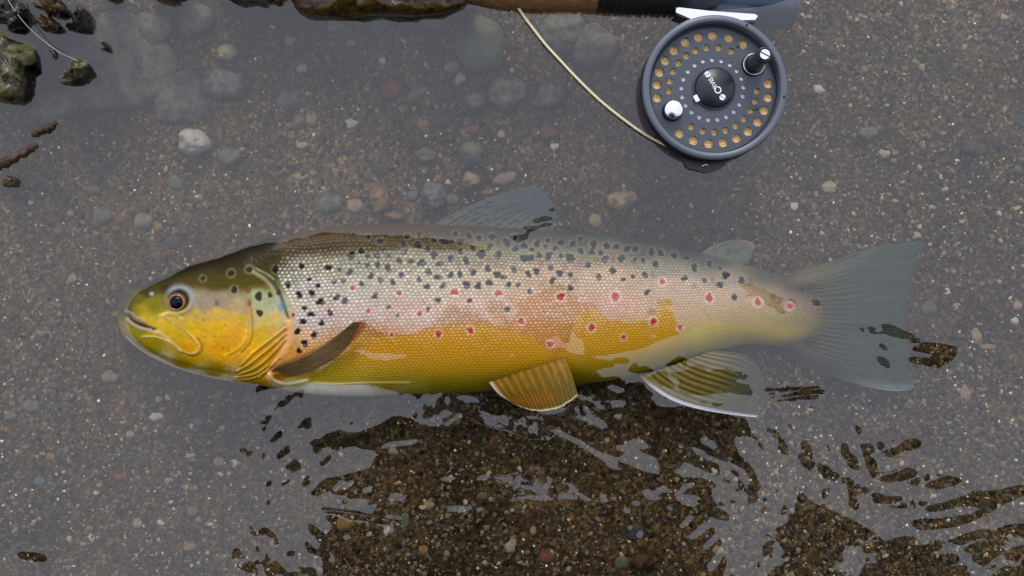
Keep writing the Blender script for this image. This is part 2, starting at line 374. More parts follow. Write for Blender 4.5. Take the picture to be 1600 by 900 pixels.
ST = [
 # top left, below the surface
 (185,100,88,76,'slab','broad pale olive slab under water beside the black wet stone',0,.006),
 (240,46,30,30,'slab','round grey olive stone under water right of the black wet stone',0,.007),
 (305,30,32,28,'grey','round grey stone under water below the wet brown stones on the top edge',0,.008),
 (262,48,9,13,'blue','small dark blue pebble between two round grey stones near the top edge',0),
 (215,92,11,26,'grey','long upright grey stone lying on the pale olive slab',-12,.008),
 (355,83,17,14,'cream','yellow cream pebble with brown pits in the upper left',0,.008),
 (350,132,34,28,'grey','rough grey stone just below the yellow cream pebble',20,.007),
 (285,155,46,42,'grey','wide flat grey stone half buried under the upper left sand',0,.004),
 (303,222,26,22,'white','whitish veined angular stone in the upper left sand',15,.009),
 (358,245,20,16,'grey','dull grey stone right of the whitish veined stone',0,.004),
 (85,165,42,26,'slab','dull olive slab under water below the wet olive wedge stone',-20,.006),
 (273,285,13,11,'green','grey green pebble above the snout of the trout',30),
 (146,297,11,9,'olive','olive pebble in the sand left of the grey green pebble',0),
 (160,337,17,14,'grey','grey stone in the sand on the left side',0),
 (111,334,7,5,'tan','small tan oval pebble left of the grey stone on the left side',0),
 (160,270,7,7,'dark','small dark round pebble high in the left sand',0),
 (247,355,7,8,'ochre','small orange brown pebble above the eye of the trout',0),
 (272,378,15,10,'dark','dark blue grey pebble just above the forehead of the trout',0),
 (224,345,16,13,'pink','dull pinkish stone left of the small orange brown pebble',0),
 (181,357,7,6,'olive','small olive pebble under the grey stone on the left side',0),
 (113,436,8,8,'tan','round tan pebble alone in the sand left of the snout',0),
 (105,378,6,5,'tan','tiny tan pebble above the round tan pebble at the left',0),
 (170,300,0,0,None,'',0),
 # along the top, middle
 (678,33,29,21,'olive','olive stone under water at the right end of the top edge rocks',0,.018),
 (591,37,14,15,'blue','blue grey stone under the edge of the top rocks',0),
 (751,72,38,46,'green','large angular green stone under water left of the fly line',0,.016),
 (742,157,18,16,'grey','round grey stone touching a larger flat one below the green stone',0,.007),
 (792,146,32,27,'slab','flat grey brown stone below the large green stone',-25,.006),
 (611,140,18,18,'red','round red brown stone in the sand above the dorsal fin',0,.007),
 (651,146,19,9,'slab','narrow grey olive stone right of the round red brown stone',-25),
 (549,193,10,8,'white','small square white pebble above the back of the trout',0),
 (487,186,9,14,'tan','upright tan oval pebble left of the small white pebble',-10),
 (466,188,7,9,'pink','small pinkish pebble touching the upright tan oval one',0),
 (472,107,9,8,'cream','greenish cream pebble in the upper sand',-20),
 (451,156,21,16,'grey','flat grey stone above the upright tan pebble',0),
 (440,128,20,7,'dark','dark sliver stone above the flat grey stone',-25),
 (472,227,9,6,'cream','small cream oval pebble below the upright tan one',0),
 (470,276,12,6,'tan','flat tan pebble in the sand above the nape of the trout',0),
 (489,271,6,6,'ochre','small orange tan pebble touching the flat tan pebble',0),
 (706,104,13,10,'pink','pinkish grey pebble left of the large green stone',0),
 (719,123,9,9,'cream','cream pebble with a brown core under the large green stone',0),
 (700,147,11,10,'dark','dark round pebble below the pinkish grey pebble',0),
 (680,99,10,7,'dark','dark oval pebble left of the pinkish grey pebble',0),
 (736,240,19,19,'slab','egg shaped grey olive stone above the dorsal fin',0,.011),
 (736,281,15,14,'tan','rounded tan stone just above the dorsal fin',25,.009),
 (742,202,7,10,'red','small bright red pebble above the egg shaped stone',20),
 (783,210,6,7,'cream','small yellow cream pebble right of the bright red one',0),
 (832,191,11,9,'dark','dark blue pebble left of the fly line',0),
 (866,229,7,7,'white','small round white pebble left of the fly line bend',0),
 (859,151,22,24,'grey','dark grey wedge stone under the fly line',30,.006),
 (927,75,38,37,'slab','wide grey brown stone between the fly line and the reel',0,.008),
 (876,50,34,36,'slab','wide smooth stone right under the fly line near the grip',20,.007),
 (678,306,20,25,'grey','grey oval stone left of the dorsal fin tip',0,.007),
 (593,310,17,23,'ochre','orange brown long stone above the shoulder of the trout',0,.006),
 (615,338,16,7,'ochre','orange brown flat stone against the back of the trout',10,.004),
 (555,322,14,12,'tan','tan stone above the dark olive part of the back',0),
 (761,300,11,6,'ochre','little orange pebble against the front of the dorsal fin',0),
 (971,313,26,15,'tan','brown flat stone behind the dorsal fin',-10,.006),
 (594,264,15,10,'dark','dark flat stone above the orange brown long stone',0),
 (515,317,21,17,'grey','dull grey stone left of the tan stone above the back',0),
 (789,279,19,10,'pink','pale pinkish stone right of the rounded tan stone',-20),
 (661,194,9,9,'ochre','dull orange pebble in the sand above the grey oval stone',0),
 (690,190,18,9,'brown','long brown stone right of the dull orange pebble',0),
 (634,91,7,7,'red','small red brown pebble high above the dorsal fin',0),
 (549,68,8,7,'tan','small tan pebble below the top edge rocks',0),
 (453,64,9,9,'tan','round tan pebble left of centre below the top edge',0),
 (661,58,9,7,'olive','olive pebble under the right end of the top rocks',0),
 (857,208,14,13,'red','dull purple red stone below the dark grey wedge stone',0,.004),
 (666,242,15,13,'slab','dull olive stone left of the egg shaped stone',0,.004),
 (645,306,9,9,'blue','blue grey pebble between the orange stone and the grey oval',0),
 (705,312,12,10,'slab','olive grey stone right of the grey oval stone',0),
 (700,285,5,4,'white','tiny white pebble left of the rounded tan stone',0),
 (930,345,10,12,'tan','tan upright pebble touching the back behind the dorsal fin',0),
 (598,95,6,6,'white','tiny pale pebble above the round red brown stone',0),
 (525,40,16,10,'pink','pinkish stone under water below the top rocks',0),
 # bottom left
 (244,651,11,7,'white','white blocky pebble below the jaw of the trout',0),
 (248,624,6,6,'cream','small cream chip above the white blocky pebble',0),
 (49,635,14,12,'grey','grey stone in the lower left sand',0),
 (17,650,10,9,'grey','grey pebble at the left border',0),
 (172,590,14,11,'pink','pinkish brown stone under the snout',0),
 (340,617,9,8,'ochre','orange brown pebble just below the gill cover',0),
 (310,660,8,9,'blue','blue green pebble below the throat of the trout',0),
 (427,641,15,11,'pink','rough pinkish grey stone below the pectoral fin',0),
 (203,679,7,7,'tan','tan pebble left of the white blocky pebble',0),
 (79,714,7,7,'ochre','yellow orange pebble in the lower left',0),
 (62,753,9,8,'blue','pale blue grey pebble in the lower left corner area',30),
 (185,747,7,7,'red','red brown pebble in the lower left sand',0),
 (226,720,11,9,'dark','dark blue pebble in the lower left sand',0),
 (297,711,8,6,'cream','flat cream chip in the lower left',-25),
 (366,724,6,7,'white','white chip left of the brown reflection',20),
 (342,722,9,8,'pink','pinkish pebble beside a white chip in the lower left',0),
 (215,818,8,9,'tan','tan pebble near the bottom left',0),
 (297,855,10,7,'ochre','ochre pebble near the bottom edge on the left',-20),
 (251,817,6,5,'white','small bright white chip near the bottom left',40),
 (143,841,4,8,'white','thin upright white chip near the bottom left',-10),
 (130,850,5,5,'tan','tiny tan pebble beside the thin white chip',0),
 (261,753,4,7,'tan','thin upright tan pebble in the lower left',0),
 (302,764,8,6,'olive','yellowish olive pebble in the lower left',0),
 (300,800,10,9,'grey','grey pebble between the ochre and olive ones at lower left',0),
 # right side
 (1279,140,10,7,'white','white pitted pebble right of the reel',15),
 (1268,144,9,8,'brown','brown pebble against the white pitted pebble',0),
 (1352,109,6,6,'ochre','small orange pebble in the upper right sand',0),
 (1569,27,6,6,'cream','small cream pebble in the top right corner',0),
 (1382,240,10,7,'cream','cream flake right of the reel',10),
 (1295,293,12,10,'cream','yellow olive pebble above the tail fin',0),
 (1241,323,7,7,'white','round white pebble above the adipose fin',0),
 (1457,323,6,5,'cream','small pale pebble above the tail tip',0),
 (1443,106,6,7,'tan','small tan pebble in the upper right sand',0),
 (1519,232,21,12,'dark','dark flat stone in the right sand',15,.004),
 (1594,190,10,10,'dark','dark pebble cut by the right border',0),
 (1356,209,16,12,'grey','dull dark stone in the sand right of the reel',0,.004),
 (1432,368,8,6,'cream','cream wedge pebble at the upper tip of the tail',0),
 (1526,526,8,14,'tan','upright tan pebble right of the tail fin',-15),
 (1508,616,9,15,'tan','angular tan chip right of the lower tail lobe',-10),
 (1590,478,8,8,'tan','tan pebble at the right border level with the tail',0),
 (1479,456,6,6,'white','round pale pebble right of the tail notch',0),
 (1451,482,13,12,'olive','olive grey stone touching the tail notch',0),
 (1544,542,13,5,'pink','flat pinkish pebble under the upright tan one',0),
 (1586,502,6,7,'white','whitish pebble at the right border below the tan one',0),
 (1493,480,7,6,'tan','small tan pebble beside the olive grey stone',0),
 (1242,150,0,0,None,'',0),
 # bottom middle, in the photographer's reflection
 (615,704,8,9,'cream','cream pebble with a brown ring left in the dark reflection',0),
 (538,818,13,13,'ochre','orange brown stone at the left of the dark reflection',0),
 (604,830,5,9,'white','upright white chip in the dark reflection',8),
 (798,853,10,11,'cream','angular cream stone near the bottom centre',20),
 (633,813,7,12,'green','dark green pebble right of the upright white chip',0),
 (548,672,20,13,'olive','dark olive stone at the upper left of the reflection',0),
 (833,830,5,9,'tan','upright tan pebble right of the angular cream stone',0),
 (698,865,5,6,'pink','small pinkish pebble near the bottom left of centre',0),
 (661,860,8,9,'ochre','small orange pebble near the bottom edge',0),
 (855,870,13,12,'red','red brown stone at the bottom centre',0),
 (966,651,6,6,'white','round white pebble below the belly between the fins',0),
 (972,879,12,12,'green','grey green round stone at the bottom edge',0),
 (1004,877,19,14,'brown','brown oval stone beside the grey green round one',0,.006),
 (993,832,15,13,'dark','dark stone above the brown oval stone',0),
 (1115,737,6,6,'white','pale pebble at the right edge of the reflection',0),
 (925,620,6,5,'tan','little tan pebble between the pelvic and anal fins',0),
 (1031,645,13,10,'brown','brown stone just below the anal fin',0),
 (655,735,9,8,'brown','brown pebble in the left of the reflection',0),
 (670,790,9,8,'tan','dull tan pebble in the middle of the reflection',0),
 (755,775,8,7,'olive','olive pebble in the middle of the reflection',0),
 (1122,860,10,8,'tan','tan pebble near the bottom right of the reflection',0),
]
for s in ST:
    if s[4] is None: continue
    stone(s[0], s[1], s[2], s[3], s[4], s[5], s[6], s[7] if len(s) > 7 else None)
# wet stones that stand out of the water
stone(18, 110, 42, 62, 'wetolive', 'big wet olive and brown stone standing out of the water at the left border', top=.056,
      outline=[(-30, 60), (10, 50), (38, 55), (59, 70), (58, 90), (45, 110), (42, 140), (34, 165), (15, 174), (-10, 160), (-35, 120)], name='wet_stone', cat='wet stone', flat=4)
stone(121, 30, 19, 27, 'black', 'glossy black oval stone standing out of the water', top=.054, name='wet_stone', cat='wet stone', rough=.05, flat=3.2, rot=12)
stone(76, 38, 23, 17, 'wettan', 'small wet tan stone with a dark rim left of the black stone', top=.052, name='wet_stone', cat='wet stone', flat=3.4, rot=25)
stone(78, 8, 30, 17, 'wettan', 'wet grey brown stone at the top edge above the tan one', top=.055, rot=25, name='wet_stone', cat='wet stone', flat=3.5)
stone(18, 22, 36, 34, 'black', 'dark wet stone in the top left corner', top=.052, name='wet_stone', cat='wet stone', flat=4)
stone(118, 112, 24, 24, 'wetolive', 'wet olive wedge stone holding the end of the leader', top=.053,
      outline=[(115, 86), (130, 86), (143, 97), (140, 112), (122, 128), (104, 139), (95, 135), (96, 118), (105, 98)], name='wet_stone', cat='wet stone', flat=3.5)
stone(165, 74, 8, 9, 'black', 'little black pebble poking out of the water on the pale slab', top=.050, name='wet_stone', cat='wet stone', flat=3)
stone(15, 285, 18, 13, 'wettan', 'small wet brown stone at the left border below the twigs', top=.050, name='wet_stone', cat='wet stone', flat=3)
stone(590, -22, 140, 52, 'moss', 'long dark mossy rock cut by the top edge', top=.058,
      outline=[(452, -60), (452, -8), (460, 12), (470, 24), (500, 31), (535, 35), (570, 29), (610, 29), (650, 30), (690, 26), (715, 20), (738, 12), (745, 0), (720, -15), (725, -60), (600, -80)], name='wet_rock', cat='wet rock', flat=5)
stone(400, -18, 62, 22, 'moss', 'dark wet rock just showing on the top edge left of the long mossy one', top=.054, name='wet_rock', cat='wet rock', flat=4,
      outline=[(342, -30), (345, 0), (370, 4), (410, 6), (450, 8), (452, -30), (400, -40)])
stone(265, -12, 32, 22, 'moss', 'wet brown stone on the top edge above the round grey stones', top=.052, name='wet_rock', cat='wet rock', flat=4)
stone(178, -6, 20, 14, 'moss', 'small wet mossy stone on the top edge right of the black oval one', top=.050, name='wet_rock', cat='wet rock', flat=3)
m_twig = mat('wet_bark', (.006, .004, .002), .6, noise=(160, (.07, .035, .008), 1.), bump=1., bscale=400)
def twig(pts, r, label):
    o = tube('twig', [P(x, y, z) for x, y, z in pts], np.interp(np.linspace(0, 1, 30), np.linspace(0, 1, len(r)), r) * np.random.default_rng(len(label)).uniform(.45, 1.25, 30), m_twig, sides=7, n=40); tag(o, label, 'twig'); return o
twig([(-15, 268, .043), (15, 250, .046), (35, 240, .0465), (55, 228, .045), (75, 222, .040)], [.0020, .0034, .0012, .0026, .0005], 'soggy brown twig floating at the left border')
twig([(45, 215, .042), (62, 205, .0462), (80, 197, .0462), (98, 188, .041)], [.001, .0022, .002, .0008], 'thin brown twig above the soggy one in the upper left')
twig([(78, 72, .044), (84, 84, .0462), (91, 99, .043)], [.0008, .0015, .0006], 'short dark twig between the big olive stone and the wedge stone')

# ------------------------------------------------------------------ the trout
TOP = [(183,490),(185,477),(190,465),(200,456),(220,446),(240,438),(260,431),(280,421),(300,413),(320,407),(340,402),(360,394),(380,386),(400,380),(420,373),(450,366),(480,361),(520,354),(560,351),(600,350),(650,350),(700,351),(750,353),(800,356),(850,359),(900,362),(950,367),(1000,375),(1050,384),(1100,394),(1150,407),(1190,421),(1220,430),(1245,434),(1270,442),(1295,455),(1312,469),(1322,484)]
BOT = [(183,490),(184,504),(190,519),(200,531),(215,544),(235,557),(260,569),(290,580),(320,588),(350,594),(380,599),(420,605),(460,613),(500,617),(540,619),(580,619),(620,617),(660,616),(700,615),(740,613),(780,610),(820,608),(860,604),(900,601),(940,597),(980,590),(1020,580),(1050,570),(1080,560),(1110,551),(1140,543),(1170,538),(1200,540),(1225,541),(1250,537),(1275,528),(1298,515),(1313,500),(1322,484)]
FX0, FX1, FY0, FY1 = 175, 1330, 340, 630
GX, GY = np.meshgrid(np.arange(FX0, FX1 + 1, dtype=float), np.arange(FY0, FY1 + 1, dtype=float))
CP = """200 465 74 72 18;195 480 92 92 34;230 455 66 60 12;260 440 52 44 8;215 470 110 104 22;300 425 66 56 12;350 410 62 52 10;400 390 55 44 8;340 440 92 84 18;380 440 104 94 22;410 440 130 115 40
240 475 140 130 30;220 480 170 152 30;210 515 158 146 30;240 540 168 146 20;290 565 172 140 10;340 580 160 130 10;400 590 150 130 20;230 500 195 172 50;260 505 212 182 60;300 490 200 175 90;320 475 165 150 130;345 470 165 150 125;380 480 185 168 130
340 510 222 178 36;340 490 205 172 90;375 500 214 180 70;410 520 214 180 60;300 515 214 176 36;270 520 205 172 26;300 560 190 152 12;370 520 228 172 50;300 540 222 170 15;350 550 228 168 10;400 500 205 188 120;420 480 185 185 150;405 465 175 180 140;430 500 205 190 110;430 520 215 170 90;400 540 232 182 40;420 560 205 152 15;430 580 175 134 15;455 520 228 168 120;450 560 222 152 70;440 440 130 125 80
450 385 72 52 8;500 375 78 56 6;560 372 80 57 6;600 380 82 58 8;660 374 84 62 12;700 375 86 70 26;800 370 78 78 66;900 372 76 78 64;1000 385 84 84 72;1100 405 92 90 76;1200 430 108 100 78
600 352 46 46 40;700 354 46 50 48;800 358 48 52 52;900 365 50 55 54;1000 378 52 56 54;1080 392 60 62 58;480 363 50 38 10
480 415 150 140 100;430 415 80 70 25;560 405 140 130 80;650 400 146 136 80;750 395 134 124 74;850 395 124 118 76;950 395 128 116 80;1050 415 140 128 100;1150 435 152 134 108
480 450 176 162 146;560 450 178 162 142;650 445 184 164 132;750 440 188 162 124;850 430 188 150 108;950 435 192 154 118;1050 450 190 156 128;1150 460 188 154 120;1250 460 158 130 102;1300 480 150 120 100
480 500 190 170 165;560 490 190 158 142;650 490 200 158 134;750 480 200 152 124;850 480 205 146 104;950 475 200 146 112;1050 485 190 148 106;1150 490 184 152 92;1250 500 160 138 66
570 520 190 118 18;620 545 208 130 6;700 530 212 134 10;700 570 208 142 3;780 540 212 130 10;780 580 198 142 6;840 520 210 140 60;860 550 210 138 40;920 520 196 130 16;960 540 196 140 6;1020 515 190 134 16;920 570 190 140 3;980 565 188 150 26;1050 545 184 158 46;1100 530 198 178 50;1150 520 200 174 40;1220 530 194 166 34;1270 535 176 152 40
480 580 172 142 40;520 590 198 168 50;600 600 162 140 8;700 605 142 122 8;800 600 142 116 8;900 592 132 110 5;980 585 150 130 26;500 610 215 210 190;560 613 215 210 195;450 607 175 168 120;300 586 215 210 180;250 566 205 200 165;640 614 190 185 150;350 594 200 195 160"""
cp = np.array([[float(v) for v in e.split()] for l in CP.split('\n') for e in l.split(';')])
cl = s2l(cp[:, 2:])
wsum = np.zeros(GX.shape); COL = np.zeros(GX.shape + (3,))
ax = np.where(GX < 440, 1., .5)
for (x, y), c in zip(cp[:, :2], cl):
    w = 1 / (((GX - x) * ax) ** 2 + ((GY - y) * 1.15) ** 2 + 60) ** 2.3
    wsum += w; COL += w[..., None] * c
COL /= wsum[..., None]
COL *= (1 + .10 * vnoise(GX, GY, 26, 41, 4) + .05 * vnoise(GX, GY, 5, 42, 2))[..., None]
REL = np.zeros(GX.shape)                         # relief in mm
def blend(mask, c):
    global COL
    COL = COL * (1 - mask[..., None]) + s2l(c) * mask[..., None]
def stroke(pts, w, c, op=1., rel=0., soft=1.):
    global REL
    d = sdist(smooth_curve(pts, 40) if len(pts) > 2 else pts, GX, GY)
    if op: blend(op * (1 - ss(w * .5 - soft * .5, w * .5 + soft, d)), c)
    if rel: REL += rel * np.exp(-(d / (w * .7)) ** 2)
# scales: offset rows, each a small dome overlapping the next
gill = interp(GY, [(360, 470), (395, 440), (421, 428), (437, 434), (459, 444), (487, 458), (520, 464), (560, 470), (620, 500)])
sx, sy = 6.7, 5.0
tp_, bt_ = interp(GX[0], TOP), interp(GX[0], BOT); hd_ = np.convolve(np.pad((bt_ - tp_) / 2, 20, 'edge'), np.ones(41) / 41, 'valid'); md_ = np.convolve(np.pad((bt_ + tp_) / 2, 20, 'edge'), np.ones(41) / 41, 'valid')
kf = np.clip(hd_ / 122, .3, 1.1) ** .5 * np.interp(GX[0], [440, 700, 1300], [1.10, 1.0, .95])
wx = np.cumsum(1 / kf)[None] + FX0 + 0 * GY; yn = (GY - md_[None]) / kf[None]; wy = 490 + np.where(yn > 0, yn * (1 + .0012 * yn), yn)
wx = wx + 3 * vnoise(GX, GY, 60, 51, 2) + 1.7 * vnoise(GX, GY, 10, 53, 2) + .10 * yn; wy = wy + 2.5 * vnoise(GX, GY, 60, 52, 2) + 1.5 * vnoise(GX, GY, 10, 54, 2)
row = np.floor(wy / sy); colx = np.floor((wx + (row % 2) * sx / 2) / sx)
CXs = (colx + .5) * sx - (row % 2) * sx / 2; CYs = (row + .5) * sy
hsh = np.modf(np.abs(np.sin(colx * 12.9898 + row * 78.233) * 43758.5453))[0]
dx = (wx - CXs) / (sx * .5); dy = (wy - CYs) / (sy * .5)
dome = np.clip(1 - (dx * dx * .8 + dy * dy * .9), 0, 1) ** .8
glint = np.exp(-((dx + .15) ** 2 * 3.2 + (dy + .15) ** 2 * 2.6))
sc_on = ss(0, 6, GX - gill)
topy = interp(GX, TOP); boty = interp(GX, BOT); vv = (GY - topy) / np.maximum(boty - topy, 1)
white_w = np.interp(vv.ravel(), [0, .12, .20, .3, .55, .64, .72, .95, 1], [.02, .05, .42, .85, .78, .35, .08, .05, .03]).reshape(vv.shape)
white_w *= np.interp(GX.ravel(), [430, 480, 900, 1050, 1200, 1320], [.9, 1, .85, .6, .4, .25]).reshape(vv.shape)
# ------------- spots
BS = """431 421 5.5;471 416 5;513 418 5;530 421 3.5;547 425 4.5;549 399 6;564 393 5;573 400 4;589 399 6;561 411 3;574 414 4.5;590 414 4.5;580 432 5;594 438 4.5;565 443 4.5;536 439 4.5;522 442 3;483 437 3.5;498 446 4;449 444 5;468 460 5;487 458 5.5;501 472 5.5;527 464 4.5;539 470 5;586 463 4.5;516 489 5;475 482 4;487 491 5;473 502 5;502 505 4.5;435 457 4;458 492 3.5;451 497 2.6;404 463 6.2;422 461 4;406 489 5.2;576 371 4;594 377 5
465 518 5;491 523 5;476 536 5;467 548 4;390 421 5;361 427 5;317 435 4;366 453 5;630 381 4;653 383 5.5;637 369 4.5;655 367 4;668 390 4.5;678 375 4.5;690 377 4;697 378 4.5;706 377 3.5;719 378 5.5;712 365 4.5;733 369 4.5;748 372 5;769 370 5;608 399 4;633 394 4.5;678 398 5.5;606 418 6;624 407 5;641 408 4.5;659 411 6;687 412 4.5;704 404 5.2;719 394 4;728 407 5.5;739 387 4.5;751 397 6.8;766 384 5;778 398 6;762 419 5;740 425 5;777 429 5;670 425 4.8;627 430 4.5;705 429 5;719 428 5;614 440 4;655 436 4;684 433 5;667 448 5;692 446 4;729 445 5.8;747 447 5;764 442 5;685 469 4.8;734 469 4.2;608 480 3.6;669 483 3.2;621 493 2.6
792 379 6;803 371 5;819 384 5;805 389 5;839 381 5;856 376 4;852 385 3.5;831 390 3;867 388 4;876 379 5;895 381 5;907 373 4;927 382 5.5;948 384 5;819 404 6.5;829 403 5.5;842 399 4.5;857 400 6;876 400 4;891 403 6.8;907 392 5;925 394 4.5;938 395 4;945 406 5.5;803 421 5;839 424 5;825 427 5;860 418 4.5;874 427 5;919 414 5;892 429 4.5;936 432 4.5;957 423 5.2;786 433 4;795 445 4.5;810 445 4.5;863 439 5;827 456 4.2;891 450 4.5;793 484 4.5
963 385 5;980 389 5;993 389 5;1018 394 5;1032 395 5;1053 399 5;1073 403 4;971 404 5.5;991 407 4;1005 407 4;1024 412 5.2;1008 429 5;989 432 4;974 437 4;1070 434 5;1085 418 5.5;1108 412 4.5;1101 438 4.5;1125 445 5;1126 420 3;1134 430 6;1011 457 4.5;1158 438 5.2;1148 464 5;1252 451 4;1258 431 4"""
BR = "573 400 4;653 397 4;716 413 4;741 409 4.5;751 414 4;773 412 4;765 403 4.5;638 423 4;696 423 4;616 423 4;661 471 4;637 442 3.5;788 415 6;845 411 4.5;883 416 4.5;903 415 5;814 420 4;772 405 4;957 405 4;1113 437 3.5;1085 447 3.6;931 407 4;388 454 4;396 441 4;388 474 4;339 474 3.5;515 463 3.5;930 380 3;1172 437 4.5;1208 463 4.5;850 445 4;898 440 5;1020 430 4;800 470 4"
RS = "550 450 5;576 485 4.5;624 458 5.5;710 456 6.5;778 458 6.5;656 490 5.5;612 523 4.2;685 521 5.5;735 515 5.5;814 502 5.5;860 538 5.5;876 464 7;924 512 6;962 463 7.5;974 527 4.5;1035 440 5.5;1108 467 6;1108 462 5;1021 502 6;1063 512 5;1184 472 6.5;1234 478 5.5;1278 483 4.2;458 492 3.5"
prs = lambda s: [tuple(float(v) for v in e.split()) for e in s.replace('\n', ';').split(';')]
def spots(lst, c, edge=1.3, op=1., halo=None, hr=1.9):
    m = np.zeros(GX.shape); hm = np.zeros(GX.shape)
    for i, (x, y, r) in enumerate(lst):
        a = slice(max(0, int(y - FY0 - 3 * r - 4)), int(y - FY0 + 3 * r + 5)); b = slice(max(0, int(x - FX0 - 3 * r - 4)), int(x - FX0 + 3 * r + 5))
        X, Y = GX[a, b], GY[a, b]; s = sc_on[a, b] * .5
        px = X + s * (CXs - wx)[a, b]; py = Y + s * (CYs - wy)[a, b]
        th = np.arctan2(py - y, px - x)
        d = np.hypot(px - x, (py - y) * .95) * (1 + .12 * np.cos(2 * th + i) + .09 * np.cos(3 * th + 2.3 * i))
        m[a, b] = np.maximum(m[a, b], 1 - ss(r - edge, r + edge, d))
        hm[a, b] = np.maximum(hm[a, b], np.exp(-((np.hypot(X - x, Y - y) - r * 1.25) / (r * .42)) ** 2))
    if halo: blend(hm * halo[1], halo[0])
    blend(m * op, c); return m
BSl, BRl, RSl = prs(BS), prs(BR), prs(RS)
mR2 = spots(BRl, (140, 62, 48), 2., .62)
vv_ = (GY - interp(GX, TOP)) / np.maximum(interp(GX, BOT) - interp(GX, TOP), 1); topy = interp(GX, TOP)
hm_ = 1 - ss(436, 446, GX)
ol = interp(GX, [(183, 458), (215, 456), (245, 452), (262, 446), (300, 448), (330, 455), (400, 452), (420, 446), (445, 440)])
k_ = hm_ * (1 - ss(-9, 3, GY - ol)) * .85; dk = ss(0, 1, (ol - GY) / np.maximum(ol - topy, 6))[..., None]
COL = COL * (1 - k_[..., None]) + (s2l((92, 82, 14)) * (1 - dk) + s2l((30, 22, 4)) * dk) * k_[..., None]
COL = np.where(GX[..., None] < 430, COL ** 1.2 * .92, COL)
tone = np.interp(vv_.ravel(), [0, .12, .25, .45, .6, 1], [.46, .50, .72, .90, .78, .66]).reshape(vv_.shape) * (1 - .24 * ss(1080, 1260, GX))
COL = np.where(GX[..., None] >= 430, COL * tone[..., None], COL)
ob_ = ((1 - ss(.10, .20, vv_ + .015 * vnoise(GX, GY, 20, 84, 2))) * ss(425, 445, GX) * (1 - ss(680, 800, GX)))[..., None] * .8
COL = COL * (1 - ob_) + s2l((62, 44, 5)) * ob_
bo_ = ss(.76, .98, vv_)[..., None]
gc_ = interp(GX, [(440, 610), (480, 590), (520, 560), (560, 522), (600, 524), (650, 518), (700, 508), (760, 503), (790, 512), (830, 525), (852, 538), (870, 556), (884, 548), (892, 522), (905, 488), (935, 481), (950, 500), (1020, 499), (1033, 470), (1047, 470), (1058, 500), (1064, 524), (1100, 566), (1400, 760)])  # gold belly, its ragged edge painted where the sky reflection ends
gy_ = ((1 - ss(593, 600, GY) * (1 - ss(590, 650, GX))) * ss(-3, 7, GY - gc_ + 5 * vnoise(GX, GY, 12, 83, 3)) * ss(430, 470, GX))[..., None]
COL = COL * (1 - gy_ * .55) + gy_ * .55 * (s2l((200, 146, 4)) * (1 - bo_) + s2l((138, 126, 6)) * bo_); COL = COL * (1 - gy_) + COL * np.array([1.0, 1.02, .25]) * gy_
base_col = COL.copy()
# scale shading goes on before the spots so they sit under a few pale scale tips and painted glints
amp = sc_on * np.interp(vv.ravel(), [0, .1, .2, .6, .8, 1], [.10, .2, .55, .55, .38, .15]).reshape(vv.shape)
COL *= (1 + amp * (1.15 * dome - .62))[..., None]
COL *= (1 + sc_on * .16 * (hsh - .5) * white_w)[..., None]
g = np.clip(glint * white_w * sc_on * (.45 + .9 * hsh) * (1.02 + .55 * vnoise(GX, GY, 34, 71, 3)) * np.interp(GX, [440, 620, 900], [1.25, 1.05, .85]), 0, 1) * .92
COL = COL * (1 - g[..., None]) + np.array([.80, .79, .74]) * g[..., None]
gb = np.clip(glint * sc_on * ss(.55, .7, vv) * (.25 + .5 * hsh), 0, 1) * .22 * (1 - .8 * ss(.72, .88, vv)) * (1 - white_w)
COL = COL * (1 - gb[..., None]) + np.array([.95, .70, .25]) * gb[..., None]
flank_bs = [s for s in BSl if s[0] > 428]; head_bs = [s for s in BSl if s[0] <= 428]
mB = spots(flank_bs, (12, 8, 14), 1.1, .98, ((190, 184, 160), .10))
spots(head_bs, (40, 26, 30), 1.2, .95, ((170, 165, 110), .25))
spots([(339, 474, 4), (339, 474, 4)], (90, 95, 110), 2, .6)
RSl = [(x, y, r * .84) for x, y, r in RSl]
mR = spots(RSl, (176, 26, 40), 1.2, .97, ((228, 218, 198), .42))
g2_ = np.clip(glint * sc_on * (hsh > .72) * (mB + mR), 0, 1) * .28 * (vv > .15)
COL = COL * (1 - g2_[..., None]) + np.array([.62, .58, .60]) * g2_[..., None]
REL += sc_on * dome * .22 * np.interp(vv.ravel(), [0, .1, .2, .8, 1], [.3, .5, 1, .8, .3]).reshape(vv.shape)
# ------------- head markings
stroke([(206, 533), (249, 555), (295, 572), (345, 581), (378, 586)], 5, (128, 104, 6), .8, -.35, 3)
stroke([(196, 528), (225, 552), (262, 571), (310, 586), (360, 596)], 5, (226, 222, 200), .75, 0, 3)
stroke([(192, 487), (199, 494), (208, 502), (222, 508), (243, 516)], 4.5, (70, 42, 48), 1., -1.1, 1.2)
stroke([(196, 486), (206, 490), (214, 497), (225, 503)], 4, (150, 130, 118), .8, .35, 1.5)
stroke([(199, 499), (208, 507), (219, 513), (236, 516)], 5, (158, 138, 120), .85, .45, 1.2)
stroke([(243, 517), (256, 525), (268, 536), (282, 548)], 4.5, (196, 172, 122), .75, .4, 1.5)
stroke([(282, 548), (295, 553), (306, 551), (311, 542), (306, 533), (296, 524), (284, 513), (270, 502), (256, 494)], 2.6, (200, 172, 104), .65, .35, 1.5)
stroke([(286, 551), (300, 557), (312, 553), (316, 542), (310, 530)], 2.5, (130, 90, 10), .6, -.3, 2)
stroke([(222, 526), (240, 526), (252, 529), (264, 534)], 2.4, (214, 192, 110), .75, .3, 1.2)
stroke([(250, 493), (262, 489), (275, 492), (284, 498)], 3, (225, 205, 130), .6, .2, 2)
